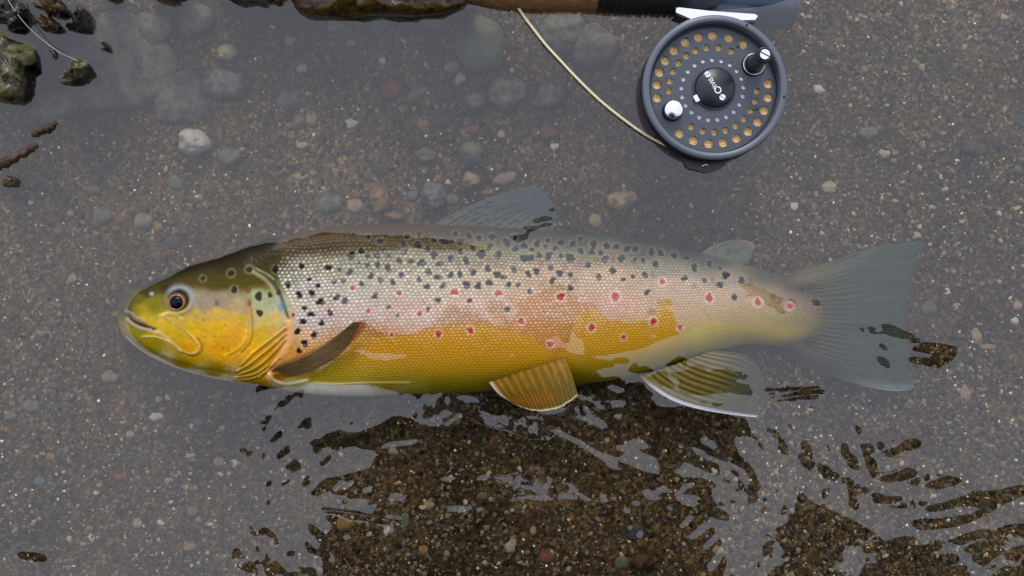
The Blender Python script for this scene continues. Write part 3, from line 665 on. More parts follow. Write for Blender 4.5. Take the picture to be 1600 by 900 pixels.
stroke([(260, 494), (275, 505), (290, 519), (300, 531)], 2.2, (150, 120, 95), .55, -.2, 1.5)
stroke([(390, 470), (394, 498), (395, 521), (391, 536), (378, 551)], 3, (120, 84, 30), .45, -.4, 2)
stroke([(384, 466), (387, 480), (388, 498), (389, 519), (387, 533), (374, 548), (358, 557)], 1.8, (206, 130, 70), .65, -.35, 1.2)
stroke([(386, 519), (384, 533), (371, 546), (352, 556)], 6, (236, 176, 30), .5, .3, 3)
stroke([(402, 421), (423, 437), (437, 459), (446, 484), (451, 498)], 4, (74, 70, 56), .8, -.9, 1.2)
stroke([(396, 425), (417, 440), (431, 461), (440, 486), (444, 504)], 5, (190, 186, 150), .35, .5, 2)
stroke([(400, 419), (418, 429), (428, 437)], 2, (200, 196, 150), .6, .2, 1)
blend(.75 * np.exp(-(((GX - 440) / 5) ** 2 + ((GY - 479) / 10) ** 2)), (84, 128, 170))
blend(.5 * np.exp(-(((GX - 430) / 8) ** 2 + ((GY - 494) / 6) ** 2)), (224, 140, 90))
for pts, w in (([(446, 512), (424, 529), (396, 551), (377, 570)], 3.5), ([(446, 521), (418, 546), (390, 568), (370, 580)], 3.),
               ([(444, 531), (424, 554), (398, 575), (372, 585)], 3.), ([(418, 571), (398, 584), (366, 590)], 2.5), ([(412, 582), (390, 592), (350, 594)], 2.2), ([(436, 559), (420, 575), (404, 590)], 2.5)):
    stroke([(x + 2, y + 4) for x, y in pts], w + 1, (150, 96, 4), .6, -.45, 2.5)
    stroke(pts, w * .6, (222, 186, 70), .55, .45, 1.4)
stroke([(450, 500), (452, 520), (446, 545), (428, 570), (420, 590)], 7, (232, 168, 110), .6, .2, 4)
stroke([(430, 592), (470, 578), (512, 558), (548, 530), (566, 508)], 9, (128, 60, 6), .8, -.5, 4)  # brown socket, with the fin's shade painted below it
stroke([(424, 576), (440, 573), (470, 561), (490, 552)], 7, (150, 78, 10), .7, -.3, 4)
stroke([(420, 584), (430, 595), (450, 600), (480, 594)], 3, (206, 196, 160), .7, .3, 2)
stroke([(490, 598), (530, 600), (580, 598), (640, 598)], 2.2, (220, 205, 120), .6, .25, 1.5)
blend(.9 * np.exp(-(((GX - 237) / 3.2) ** 2 + ((GY - 459) / 2.6) ** 2)), (170, 176, 170))
for x, y in ((334, 526), (348, 544), (357, 548), (318, 500), (352, 508)): blend(.7 * np.exp(-(((GX - x) / 2.) ** 2 + ((GY - y) / 1.7) ** 2)), (104, 70, 20))
# eye socket: pale bluish ring open towards the snout
er = np.hypot(GX - 280, (GY - 469) * 1.02); ea = np.arctan2(469 - GY, GX - 280)
blend(np.exp(-((er - 20.5) / 4.6) ** 2) * (.15 + .65 * ss(-.6, .5, np.cos(ea - .9))), (140, 146, 150))
REL += .9 * np.exp(-((er - 20) / 4.5) ** 2); REL -= 1.6 * np.exp(-(er / 14) ** 4)
blend(1 - ss(13, 18, er), (52, 38, 14))
HM = 1 - sc_on                                       # bony head: smoother, a few mottles
COL *= (1 + HM * (.14 * vnoise(GX, GY, 9, 44, 3) + .13 * vnoise(GX, GY, 2.6, 45, 2) + .10 * vnoise(GX * .5 + GY * .2, GY * 1.6, 14, 46, 3)))[..., None]
REL += HM * .12 * vnoise(GX, GY, 5, 47, 3)
pe_ = np.maximum(ss(1215, 1270, GX) * ss(.5, .95, np.abs(2 * vv - 1)), ss(1262, 1318, GX + .0022 * (GY - 484) ** 2 + 4 * vnoise(GX, GY, 8, 81, 2)) * .8)
blend(pe_ * .9, (84, 80, 62))
# ------------- mesh
NX, NY = 1240, 290
xs = np.unique(np.r_[183 + 26 * np.linspace(0, 1, 60) ** 1.9, np.linspace(209, 1300, NX - 120), 1322 - 22 * np.linspace(1, 0, 60) ** 1.9]); NX = len(xs)
t = np.sin(np.linspace(-math.pi / 2, math.pi / 2, NY)) * .55 + np.linspace(-1, 1, NY) * .45
def cr_interp(pts, x):
    c = smooth_curve(pts, 900); return np.interp(x, np.maximum.accumulate(c[:, 0]), c[:, 1])
yt, yb = cr_interp(TOP, xs), cr_interp(BOT, xs); yt[0] = yb[0] = 490; yt[-1] = yb[-1] = 484
wob = .8 * vnoise(xs, xs * 0, 14, 77, 2); wob[:3] = 0; wob[-3:] = 0
yt = yt + wob
mid, hf = (yt + yb) / 2, (yb - yt) / 2
PX = np.repeat(xs[None], NY, 0); PY = mid[None] + t[:, None] * hf[None]
ztop = interp(xs, [(183, .030), (195, .044), (220, .050), (280, .0545), (380, .054), (425, .0510), (470, .0478), (520, .0450), (590, .0430), (900, .0428), (1000, .0420), (1080, .0405), (1150, .036), (1220, .027), (1260, .0185), (1300, .0135), (1322, .0105)])
kk = np.ones(9) / 9; ztop = np.convolve(np.pad(ztop, 4, 'edge'), kk, 'valid')
zedge = interp(xs, [(183, .026), (200, .034), (300, .041), (430, .041), (520, .034), (640, .022), (1000, .020), (1200, .015), (1322, .011)])
PR = (1 - np.abs(t) ** 2.7) ** (1 / 2.3); PR[0] = PR[-1] = 0
Z = zedge[None] + (ztop - zedge)[None] * PR[:, None]
Zu = zedge[None] - (zedge - .0015)[None] * ((1 - np.abs(t) ** 2.2) ** .6)[:, None]
def samp(A, X, Y):
    x = np.clip(X - FX0, 0, A.shape[1] - 1.001); y = np.clip(Y - FY0, 0, A.shape[0] - 1.001)
    i = x.astype(int); j = y.astype(int); u = x - i; v = y - j
    if A.ndim == 3: u, v = u[..., None], v[..., None]
    return (A[j, i] * (1 - u) + A[j, i + 1] * u) * (1 - v) + (A[j + 1, i] * (1 - u) + A[j + 1, i + 1] * u) * v
Zr = Z + samp(REL, PX, PY) * .001 * np.clip(PR[:, None] * 1.6, 0, 1)
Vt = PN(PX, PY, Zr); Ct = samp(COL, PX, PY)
SK = np.arange(0, NX, 4); SJ = np.arange(0, NY, 4)
if SK[-1] != NX - 1: SK = np.r_[SK, NX - 1]
Vu = PN(PX, PY, Zu)
F = grid_faces(NX, NY)[:, ::-1]
# underside: coarser copy, its border welded to the upper border by sharing rows 0 and NY-1
und = np.stack([PX[::8][:, ::1], PY[::8]], -1)
rows = list(range(8, NY - 8, 24)); base = NX * NY
Vl = np.concatenate([Vu[r] for r in rows]); Cl = np.concatenate([Ct[r] * .5 + .25 for r in rows])
idx = [np.arange(NX)] + [base + k * NX + np.arange(NX) for k in range(len(rows))] + [(NY - 1) * NX + np.arange(NX)]
Fl = np.concatenate([np.stack([a[:-1], a[1:], b[1:], b[:-1]], -1) for a, b in zip(idx[:-1], idx[1:])])
m_fish = attr_mat('trout_skin', rough=.36, spec=.10, coat=.03, grain=.12, gscale=2600, bump=.15, bscale=1600)
m_fin = attr_mat('trout_fin', rough=.4, spec=.35, grain=.15, gscale=900, alpha=.92)
m_fin3 = attr_mat('tail_fin_skin', rough=.5, spec=.2, grain=.2, gscale=500, alpha=.86)
m_fin2 = attr_mat('trout_fin_wet', rough=.35, spec=.4, grain=.15, gscale=900, alpha=.97)
fish = tag(empty('brown_trout', P(740, 490, 0)), 'brown trout with gold belly and black and red spots lying in the shallow water', 'fish')
FB = np.array(fish.location)
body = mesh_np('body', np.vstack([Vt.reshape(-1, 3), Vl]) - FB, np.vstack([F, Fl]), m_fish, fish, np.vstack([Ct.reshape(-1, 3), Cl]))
def fin(name, A, B, rays, zf, colf, m=m_fin, bulge=(0, 0), nu=110, nv=60, ridge=.12, thick=.0004, fray=0.):
    a = smooth_curve(A, nv); b = smooth_curve(B, nv)
    U, Vv = np.meshgrid(np.linspace(0, 1, nu), np.linspace(0, 1, nv))
    X = a[:, 0][:, None] * (1 - U) + b[:, 0][:, None] * U + bulge[0] * 4 * U * (1 - U) * Vv ** 2
    Y = a[:, 1][:, None] * (1 - U) + b[:, 1][:, None] * U + bulge[1] * 4 * U * (1 - U) * Vv ** 2
    if name == 'tail_fin': X -= 16 * ss(.9, 1, U) ** 2 * Vv ** 6 + 4 * ss(.05, 0, U) * Vv ** 6
    if fray:
        f = fray * 1.3 * vnoise(U * 40 * rays, U * 0, 18, 5, 2) * Vv ** 6; X += f * np.sign(bulge[0] or 1) * (abs(bulge[0]) > 0); Y += f * (abs(bulge[1]) > 0)
    ub = U + .012 * vnoise(U * 100, Vv * 0, 14, 8, 2)
    k2 = ss(.45, .75, Vv); rr = np.cos(2 * math.pi * rays * ub) * (1 - k2) + np.cos(4 * math.pi * rays * ub) * k2
    Zz = zf(U, Vv, X, Y) + .001 * ridge * rr * (1 - .4 * Vv)
    C = colf(U, Vv, X, Y, rr); C[..., :3] *= (1 + .22 * vnoise(U * 60 * rays, Vv * 120, 22, 9, 3) + .12 * vnoise(X, Y, 10, 12, 3))[..., None]
    edge = np.minimum(1, np.minimum(np.minimum(U, 1 - U) * 30, (1 - Vv) * 20))
    T = PN(X, Y, Zz + thick * .5 * edge).reshape(-1, 3); Bm = PN(X, Y, Zz - thick * (.5 * edge + .12)).reshape(-1, 3)
    f = grid_faces(nu, nv); n = nu * nv
    per = np.r_[np.arange(nu), np.arange(1, nv) * nu + nu - 1, (nv - 1) * nu + np.arange(nu - 2, -1, -1), np.arange(nv - 2, 0, -1) * nu]
    q = np.roll(per, -1); side = np.stack([per, per + n, q + n, q], -1)
    c = C.reshape(-1, C.shape[-1])
    return mesh_np(name, np.vstack([T, Bm]) - FB, np.vstack([f[:, ::-1], f + n, side]), m, fish, np.vstack([c, c]))
def shade(c0, c1, f): return s2l(c0) * (1 - f[..., None]) + s2l(c1) * f[..., None]
def tail_col(U, V, X, Y, rr):
    c = shade((64, 70, 54), (46, 54, 48), ss(0, .8, V)); c = c * (1 + .24 * rr + .30 * vnoise(U * 900, V * 60, 9, 61, 3) + .12 * vnoise(X, Y, 14, 61, 3))[..., None]
    e = ss(.92, 1, U)[..., None]; c = c * (1 - .5 * e) + s2l((130, 135, 150)) * .5 * e
    w = (1 - ss(.2, .5, V))[..., None]; c = c * (1 - w * .5) + s2l((104, 92, 66)) * .5 * w
    al = np.maximum(ss(1262, 1330, X + .0016 * (Y - 484) ** 2 + 10 * rr), ss(.5, .9, np.abs(2 * U - 1)) * ss(1212, 1256, X))
    al = al * (1 - .55 * ss(.93, 1, V)); return np.concatenate([c, al[..., None]], -1)
fin('tail_fin', [(1228, 428), (1290, 411), (1350, 391), (1400, 380), (1450, 375)], [(1205, 542), (1250, 566), (1300, 588), (1350, 603), (1400, 611), (1440, 609)], 26,
    lambda U, V, X, Y: .013 + .0165 * (1 - ss(.08, .80, V)) * (1 - (2 * U - 1) ** 8) + .0012 * np.sin(3 * U) - .002 * V, tail_col, bulge=(-26, 0), nu=260, fray=1.2, ridge=.1, m=m_fin3)
def dorsal_col(U, V, X, Y, rr):
    c = shade((80, 82, 72), (56, 64, 68), ss(.1, .9, V)) * (1 + .22 * rr + .1 * vnoise(X, Y, 8, 62, 2))[..., None]
    for (x, y) in ((712, 345), (728, 338), (746, 333), (722, 327 + 12), (745, 342), (760, 336), (738, 345), (764, 345), (752, 349), (775, 341), (735, 330), (748, 324), (762, 323), (785, 326), (795, 334), (775, 330), (765, 316), (790, 342), (780, 350), (705, 340), (800, 320), (812, 330), (806, 346)):
        m = np.exp(-(((X - x) * .8 + (Y - y) * .3) ** 2 / 16 + (Y - y) ** 2 / 6))[..., None] * .8; c = c * (1 - m) + s2l((16, 18, 24)) * m
    return c
fin('dorsal_fin', [(672, 354), (705, 335), (745, 316), (790, 300), (838, 288)], [(862, 366), (864, 358), (866, 350), (868, 343), (870, 336)], 13,
    lambda U, V, X, Y: .0235 + .004 * V, dorsal_col, m=m_fin3, bulge=(6, 0), fray=1., ridge=.08)
def adi_col(U, V, X, Y, rr):
    c = shade((84, 90, 70), (70, 78, 62), V); r = ss(.8, .95, V)[..., None]; c = c * (1 - r * .6) + s2l((120, 66, 92)) * r * .6
    for x, y, s in ((1138, 391, 5), (1152, 394, 4), (1118, 393, 4)):
        m = np.exp(-((X - x) ** 2 + (Y - y) ** 2) / s ** 2)[..., None] * .8; c = c * (1 - m) + s2l((44, 48, 60)) * m
    return c
fin('adipose_fin', [(1092, 398), (1112, 385), (1138, 376), (1160, 375)], [(1160, 414), (1168, 410), (1174, 402), (1176, 392)], 3, lambda U, V, X, Y: .024 + .002 * V, adi_col, m_fin2, bulge=(10, -3), nu=50, nv=30, ridge=.05, thick=.0012)
def pel_col(U, V, X, Y, rr):
    c = shade((152, 112, 26), (104, 84, 12), ss(0, .9, V)) * (1 + .13 * rr + .12 * vnoise(X, Y, 12, 63, 2))[..., None]
    r = np.exp(-((V - .78) / .12) ** 2)[..., None] * .5 * ss(.1, .5, U)[..., None]; c = c * (1 - r) + s2l((160, 84, 14)) * r
    w = ss(.955, .985, V)[..., None]; c = c * (1 - w) + s2l((205, 190, 150)) * w
    l = ss(.93, .99, U)[..., None]; c = c * (1 - l) + s2l((210, 196, 170)) * l
    return c
fin('pelvic_fin', [(882, 558), (889, 574), (897, 596), (903, 617)], [(764, 597), (772, 608), (782, 618), (796, 627)], 10,
    lambda U, V, X, Y: .0425 + .0005 * V + .002 * np.sin(3.1 * U) * (1 - V) - .004 * U * V, pel_col, m_fin2, bulge=(3, 20), fray=.6, ridge=.25)
def anal_col(U, V, X, Y, rr):
    c = shade((112, 94, 22), (74, 72, 30), ss(0, .8, V)) * (1 + .15 * rr + .12 * vnoise(X, Y, 12, 64, 2))[..., None]
    far = ss(1120, 1190, X)[..., None]; c = c * (1 - far * .6) + s2l((60, 66, 66)) * far * .6
    w = (1 - ss(.03, .07, U))[..., None] * ss(.02, .2, V)[..., None]; c = c * (1 - w * .9) + s2l((190, 196, 212)) * .9 * w
    return np.concatenate([c, (1 - .6 * ss(1110, 1195, X) * (U > .08))[..., None]], -1)
fin('anal_fin', [(1000, 588), (1015, 603), (1045, 623), (1080, 636), (1130, 646), (1182, 652)], [(1112, 548), (1140, 550), (1165, 555), (1185, 572), (1198, 602)], 12,
    lambda U, V, X, Y: .030 - .006 * V, anal_col, attr_mat('anal_fin_skin', rough=.4, spec=.4, grain=.15, gscale=900, alpha=.86), bulge=(6, 0), ridge=.3, fray=.8)
def pec_col(U, V, X, Y, rr):
    c = shade((84, 64, 26), (100, 78, 46), ss(0, .5, V)) * (1 + .45 * rr + .3 * vnoise(X * .4, Y * 2, 6, 65, 3))[..., None]
    l = np.exp(-((U - .05) / .06) ** 2)[..., None] * .5; return c * (1 - l) + s2l((176, 124, 50)) * l
fin('pectoral_fin', [(424, 579), (438, 569), (462, 561), (490, 547), (520, 528), (552, 503)], [(432, 591), (455, 587), (490, 577), (520, 562), (545, 538), (564, 504)], 9,
    lambda U, V, X, Y: .0485 + .007 * V - .004 * U * (1 - V), pec_col, m_fin2, nu=90, nv=80, ridge=.3, thick=.0009)
# eye
ez = .0545; ecx, ecy, _ = P(276.5, 472.5, ez)
m_iris = mat('iris_gold', (.34, .17, .045), .2, noise=(900, (.16, .05, .015), .8), coat=.6); m_pup = mat('pupil_black', (.002, .003, .007), .12, spec=.18)
m_ball = mat('eye_rim_brown', (.03, .016, .006), .2, coat=.3, noise=(500, (.12, .05, .015), .9))
eye = lathe('eye', [(0.0001, .0010), (.0032, .0010), (.0045, .0003), (.0053, -.0012), (.0056, -.003)], m_ball, fish, 40, (ecx - FB[0], ecy - FB[1], ez - .0006))
ir = lathe('iris', [(.0034, .0017), (.0038, .0019), (.0042, .0016), (.0044, .0012)], m_iris, eye, 40)
pp = lathe('pupil', [(0, .0026), (.0012, .0025), (.0025, .0021), (.0034, .0015), (.0039, .0009)], m_pup, eye, 40)

# ------------------------------------------------------------------ the fly reel
m_gun = mat('gunmetal', (.070, .081, .103), .42, metal=.35, noise=(300, (.066, .078, .10), .8), bump=.08, bscale=3000)
m_gun2 = mat('gunmetal_dark', (.035, .042, .055), .4, metal=.4)
m_blk = mat('black_plastic', (.006, .006, .009), .28, spec=.5)
m_sil = mat('silver', (.82, .82, .84), .22, metal=1.)
m_hub = mat('hub_black', (.010, .012, .020), .35)
m_wht = mat('white_print', (.8, .8, .8), .5)
m_line = mat('backing_line', (1.0, .80, .45), .7, noise=(900, (.85, .55, .22), .6))
m_cork = mat('cork', (.27, .13, .045), .6, noise=(260, (.10, .045, .015), 1.), bump=.6, bscale=500)
m_wind = mat('black_winding', (.006, .006, .008), .45)
m_seat = mat('reel_seat_blue', (.030, .050, .085), .3, metal=.3)
m_fly = mat('fly_line_cream', (.72, .62, .42), .5)
m_lead = mat('leader_clear', (.40, .42, .45), .3)
ZF = .060                                            # height of the reel face
fx, fy, _ = P(1117.5, 136, ZF)
SP = K * (H - ZF) / H                                # metres per pixel at the face
reel = tag(empty('fly_reel', (fx, fy, 0)), 'dark grey round fly reel with rows of drilled holes and a black handle', 'fishing reel')
r0 = 113.5 * SP; PLZ0 = ZF - .0075
def RZ(z): return z
lathe('back_frame', [(r0 * .99, .018), (r0 * 1.005, .020), (r0 * 1.005, .035), (r0 * .985, .037), (r0 * .94, .037), (r0 * .94, .022), (0, .022), (0, .018)], m_gun2, reel, 120)
lathe('frame_ring', [(r0 * .955, .0385), (r0 * .985, .0385), (r0 * .99, .0425), (r0 * .955, .0425)], m_gun, reel, 120, closed=True)
lathe('spool_rim', [(r0 * .985, .046), (r0 * 1.0, .0475), (r0 * 1.0, ZF - .0012), (r0 * .988, ZF), (r0 * .915, ZF), (r0 * .900, ZF - .0008), (r0 * .893, ZF - .0070), (r0 * .893, .046)], mat('gunmetal_rim', (.10, .115, .145), .4, metal=.2, noise=(400, (.11, .13, .16), .7)), reel, 140, closed=True)
lathe('recess_shade', [(r0 * .860, PLZ0 + .0007), (r0 * .870, PLZ0 + .0012), (r0 * .892, PLZ0 + .0012), (r0 * .892, PLZ0)], m_gun2, reel, 140)  # dark ring put in for the shade inside the rim
# drilled face plate
holes = []; PLZ = ZF - .0075
def ring(r, hr, angs, ysq=.965):
    for a in angs: holes.append((r * math.cos(R(a)), r * math.sin(R(a)) * ysq, hr))
ring(88.5, 7.5, [90, 104.5, 119, 133.5, 147.5, 161, 174.5, 188.5, 234, 250, 266, 281, 295.5, 309.5, 323.5, 337.5, 352, 6.5, 57, 73])
ring(69.5, 5.4, [98, 113, 127, 141, 154.5, 168, 181.5, 241, 257, 272, 287, 302, 316, 330, 344, 358, 65, 82])
ring(49.5, 3.8, [k * 360 / 21 + 5 for k in range(21)])
splines = [circ(0, 0, r0 * .896, 120)] + [circ(x * SP, y * SP, h * SP, 20 if h > 4 else 14) for x, y, h in holes]
curve_mesh('spool_face', splines, .0012, m_gun, reel, (0, 0, PLZ))
prof = []; rr_ = 58 * SP
lathe('spool_skirt', [(r0 * 1.002, .0375), (r0 * 1.002, ZF - .0016), (r0 * .99, ZF - .0016), (r0 * .99, .0375)], m_blk, reel, 140, closed=True)
while rr_ < r0 * .885:
    prof += [(rr_, .0500), (rr_ + .00025, .0508), (rr_ + .0006, .0512), (rr_ + .00095, .0508)]; rr_ += .00125
lathe('backing', prof + [(rr_, .044), (58 * SP, .044)], m_line, reel, 140, closed=True)
lathe('drum', [(33 * SP, .0518), (57.5 * SP, .0518), (57.5 * SP, .045), (33 * SP, .045)], mat('drum_alloy', (.92, .93, .96), .4, metal=.0), reel, 80, closed=True)
hubx, huby = 2.5 * SP, 2 * SP
hub = lathe('hub_cap', [(0, .0022), (29.5 * SP, .0022), (31 * SP, .0016), (31 * SP, .0004), (33 * SP, .0002), (33 * SP, -.0006)], m_hub, reel, 72, (hubx, huby, PLZ + .0012))
lathe('hub_trim', [(31.6 * SP, .0007), (32.8 * SP, .0010), (34 * SP, .0006), (34 * SP, .0002), (31.6 * SP, .0002)], m_gun, reel, 72, (hubx, huby, PLZ + .0012), closed=True)
def screw(name, x, y, z, r, ang, parent, m=m_sil):
    bm = bmesh.new()                                  # domed head with a milled slot
    for s in (-1, 1):
        n = 14; pts = []
        a0 = math.asin(.13)
        for k in range(n + 1):
            a = a0 + (math.pi - 2 * a0) * k / n; pts.append((r * math.cos(a), s * r * math.sin(a)))
        top_ = [bm.verts.new((px * .92, py * .92 + s * .0 * r, r * .35)) for px, py in pts]; bot_ = [bm.verts.new((px, py, 0)) for px, py in pts]
        bm.faces.new(top_)
        for k in range(n): bm.faces.new((top_[k], top_[k + 1], bot_[k + 1], bot_[k]))
        bm.faces.new((top_[0], top_[-1], bot_[-1], bot_[0]))
    o = obj_bm(name, bm, m, parent, False, (x, y, z)); o.rotation_euler[2] = R(ang)
    b = lathe('slot', [(0, .00005), (r * .9, .00005)], m_blk, o, 20)
    return o
screw('screw', -12.5 * SP, 20 * SP, .0023, 5.2 * SP, 30, hub); screw('screw', 11 * SP, -16 * SP, .0023, 5.2 * SP, -35, hub)
bm = bmesh.new(); bmesh.ops.create_cube(bm, size=1); bmesh.ops.scale(bm, vec=(11 * SP, 7.5 * SP, .0016), verts=bm.verts)
bmesh.ops.bevel(bm, geom=bm.edges[:], offset=.0003, segments=2, affect='EDGES')
o = obj_bm('latch', bm, m_sil, hub, False, (-29 * SP, -17 * SP, .0012)); o.rotation_euler[2] = R(-60)
def text_mesh(body_, size, m, parent, loc, rot, depth=.00012, font_off=.0):
    cu = bpy.data.curves.new('lettering', 'FONT'); cu.body = body_; cu.size = size; cu.extrude = depth; cu.align_x = 'CENTER'; cu.align_y = 'CENTER'
    cu.offset = font_off; cu.space_character = 1.02
    to = bpy.data.objects.new('lettering', cu); SC.collection.objects.link(to)
    me = bpy.data.meshes.new_from_object(to.evaluated_get(bpy.context.evaluated_depsgraph_get()))
    bpy.data.objects.remove(to); bpy.data.curves.remove(cu); me.name = 'lettering'; me.materials.clear(); me.materials.append(m)
    o = link(bpy.data.objects.new('lettering', me), parent); o.location = loc; o.rotation_euler[2] = rot; return o
ta = R(121)
text_mesh('O', 15 * SP, m_wht, hub, (4.6 * SP, -4.0 * SP, .0024), ta, font_off=.00006)
text_mesh('RVIS', 9.5 * SP, m_wht, hub, (-3.4 * SP, 6.6 * SP, .0024), ta, font_off=.00006)
# knob and handle
kx, ky = (1053.3 - 1117.5) * SP, (136 - 170.5) * SP
kn = lathe('knob', [(15 * SP, .0), (16 * SP, .0006), (16 * SP, .0022), (14.6 * SP, .0026)], m_blk, reel, 48, (kx, ky, PLZ + .0006))
lathe('knob_cap', [(0, .0062), (13.2 * SP, .0062), (14.4 * SP, .0057), (14.6 * SP, .0050), (14.6 * SP, .0024)], m_sil, kn, 48)
hx, hy = (1182 - 1117.5) * SP, (136 - 97) * SP
hd = lathe('handle', [(18.5 * SP, 0), (18.5 * SP, .0012), (14 * SP, .0026), (12.2 * SP, .006), (11.6 * SP, .014), (12 * SP, .020), (12.4 * SP, .023), (11.2 * SP, .0242), (9.4 * SP, .0238), (0, .0236)], m_blk, reel, 56, (hx, hy, PLZ + .0006))
lathe('handle_ring', [(15.6 * SP, .0016), (16.6 * SP, .0024), (17.4 * SP, .0016)], m_sil, hd, 56)
screw('handle_screw', 0, 0, .0242, 8.2 * SP, -28, hd)
for a in (-8, 63): lathe('rivet', [(0, .0007), (1.6 * SP, .0005), (2.2 * SP, 0)], m_gun2, reel, 12, (109 * SP * math.cos(R(a)), 109 * SP * math.sin(R(a)), ZF))
for a, rr in ((60, 80.), (-23, 76.)): lathe('drag_pin', [(0, .0008), (2.5 * SP, .0007), (3.4 * SP, 0)], m_gun, reel, 16, (rr * SP * math.cos(R(a)), rr * SP * math.sin(R(a)), PLZ + .0006))
for k in range(5):                                    # frame pillars between back frame and ring
    a = R(20 + 72 * k); tube('pillar', [(r0 * .965 * math.cos(a), r0 * .965 * math.sin(a), .036), (r0 * .965 * math.cos(a), r0 * .965 * math.sin(a), .040)], .002, m_gun, reel, n=2)
# line guard under the reel
bm = bmesh.new()
def rpt(px, py, z): q = P(px, py, z); return (q[0] - fx, q[1] - fy, z)
go = smooth_curve([(1066, 232), (1068, 250), (1074, 262), (1088, 266), (1105, 270), (1122, 265), (1133, 258), (1140, 247), (1120, 240), (1095, 238)], 40, closed=True)
t1 = [bm.verts.new(rpt(x, y, .047)) for x, y in go]; b1 = [bm.verts.new(rpt(x, y, .036)) for x, y in go]
bm.faces.new(t1); bm.faces.new(b1)
for k in range(40): bm.faces.new((t1[k], t1[(k + 1) % 40], b1[(k + 1) % 40], b1[k]))
lg = obj_bm('line_guard', bm, m_blk, reel, False)
tube('guard_pin', [rpt(1096, 246, .0478), rpt(1103, 248, .0482), rpt(1122, 249, .0482), rpt(1126, 246, .0478)], .0006, m_sil, lg, n=12)
tube('guard_pin', [rpt(1097, 260, .0478), rpt(1102, 257, .0480), rpt(1106, 259, .0478)], .0005, m_sil, lg, n=8)
# reel foot: polished plate reaching up to the rod seat
ft = [(1057, 11), (1110, 17), (1180, 22), (1184, 25), (1180, 31), (1130, 32), (1090, 34), (1056, 19)]
bm = bmesh.new(); t1 = [bm.verts.new(rpt(x, y, .0535)) for x, y in ft]; b1 = [bm.verts.new(rpt(x, y + 4, .046)) for x, y in ft]
bm.faces.new(t1); bm.faces.new(b1)
for k in range(len(ft)): bm.faces.new((t1[k], t1[(k + 1) % len(ft)], b1[(k + 1) % len(ft)], b1[k]))
obj_bm('reel_foot', bm, m_sil, reel, False)
o = tube('foot_stem', [rpt(1118, 20, .052), rpt(1118, 34, .047)], .0035, m_gun, reel, n=2)

# ------------------------------------------------------------------ the rod
rod = tag(empty('fly_rod', P(990, -8, .045)), 'fly rod with cork grip, black winding and blue grey reel seat along the top edge', 'fishing rod')
RB = np.array(rod.location)
def rp(px, py, z): return np.array(P(px, py, z)) - RB
def rodtube(name, x0, x1, yc0, yc1, z, rads, m, n=60, sides=28, ripple=0.):
    pts = np.linspace(0, 1, n); c = [rp(x0 + (x1 - x0) * s, yc0 + (yc1 - yc0) * s, z) for s in pts]
    return tube(name, c, np.array(rads), m, rod, sides=sides, n=n)
tube('cork_grip', [rp(680, -28, .044), rp(740, -24, .046), rp(840, -20, .047), rp(936, -17, .047)], [.006, .009, .0118, .0125, .012, .0118], m_cork, rod, sides=28)
wr = [.0118 + .0005 * math.sin(i * 2.1) + .0003 * random.random() for i in range(40)]
tube('winding', [rp(934, -16, .047), rp(1000, -13, .047), rp(1057, -12, .047)], wr, m_wind, rod, sides=26, n=80)
seat = tube('reel_seat', [rp(1055, -8, .036), rp(1120, -4, .034), rp(1180, 0, .032), rp(1236, 4, .030)], [.0135, .0145, .0148, .0146], m_seat, rod, sides=36)
for i in range(3): tube('seat_ring', [rp(1232 - i * 0 + (i * 1.5), 4, .030), rp(1233 + i * 1.5, 4, .030)], .0150 - .0004 * i, m_gun2, seat, sides=36, n=2)
tube('hood', [rp(1058, -14, .049), rp(1090, -12, .049), rp(1134, -10, .048)], [.0088, .0090, .0088, .0086, .0072, .003], m_gun, rod, sides=26)
for i in range(6): tube('thread', [rp(1060 + i * 3, -14, .049), rp(1061.2 + i * 3, -14, .049)], .0094, m_gun2, rod, sides=26, n=2)

# ------------------------------------------------------------------ lines
fl = tube('fly_line', [P(796, -10, .050), P(806, 6, .049), P(819, 26, .048), P(834, 46, .0475), P(852, 69, .0472), P(872, 91, .047), P(910, 131, .047), P(948, 166, .047), P(1000, 205, .0475), P(1040, 227, .0475), P(1068, 238, .0475), P(1082, 240, .047)], .00072, m_fly, sides=10, n=120)
tag(fl, 'cream fly line running from the grip down to the reel', 'fishing line')
ld = tube('leader', [P(8, -8, .056), P(22, 15, .056), P(42, 40, .054), P(66, 62, .052), P(92, 81, .052), P(121, 95, .0555)], .00016, m_lead, sides=6, n=60)
tag(ld, 'thin clear leader lying across the wet stones in the top left', 'leader')

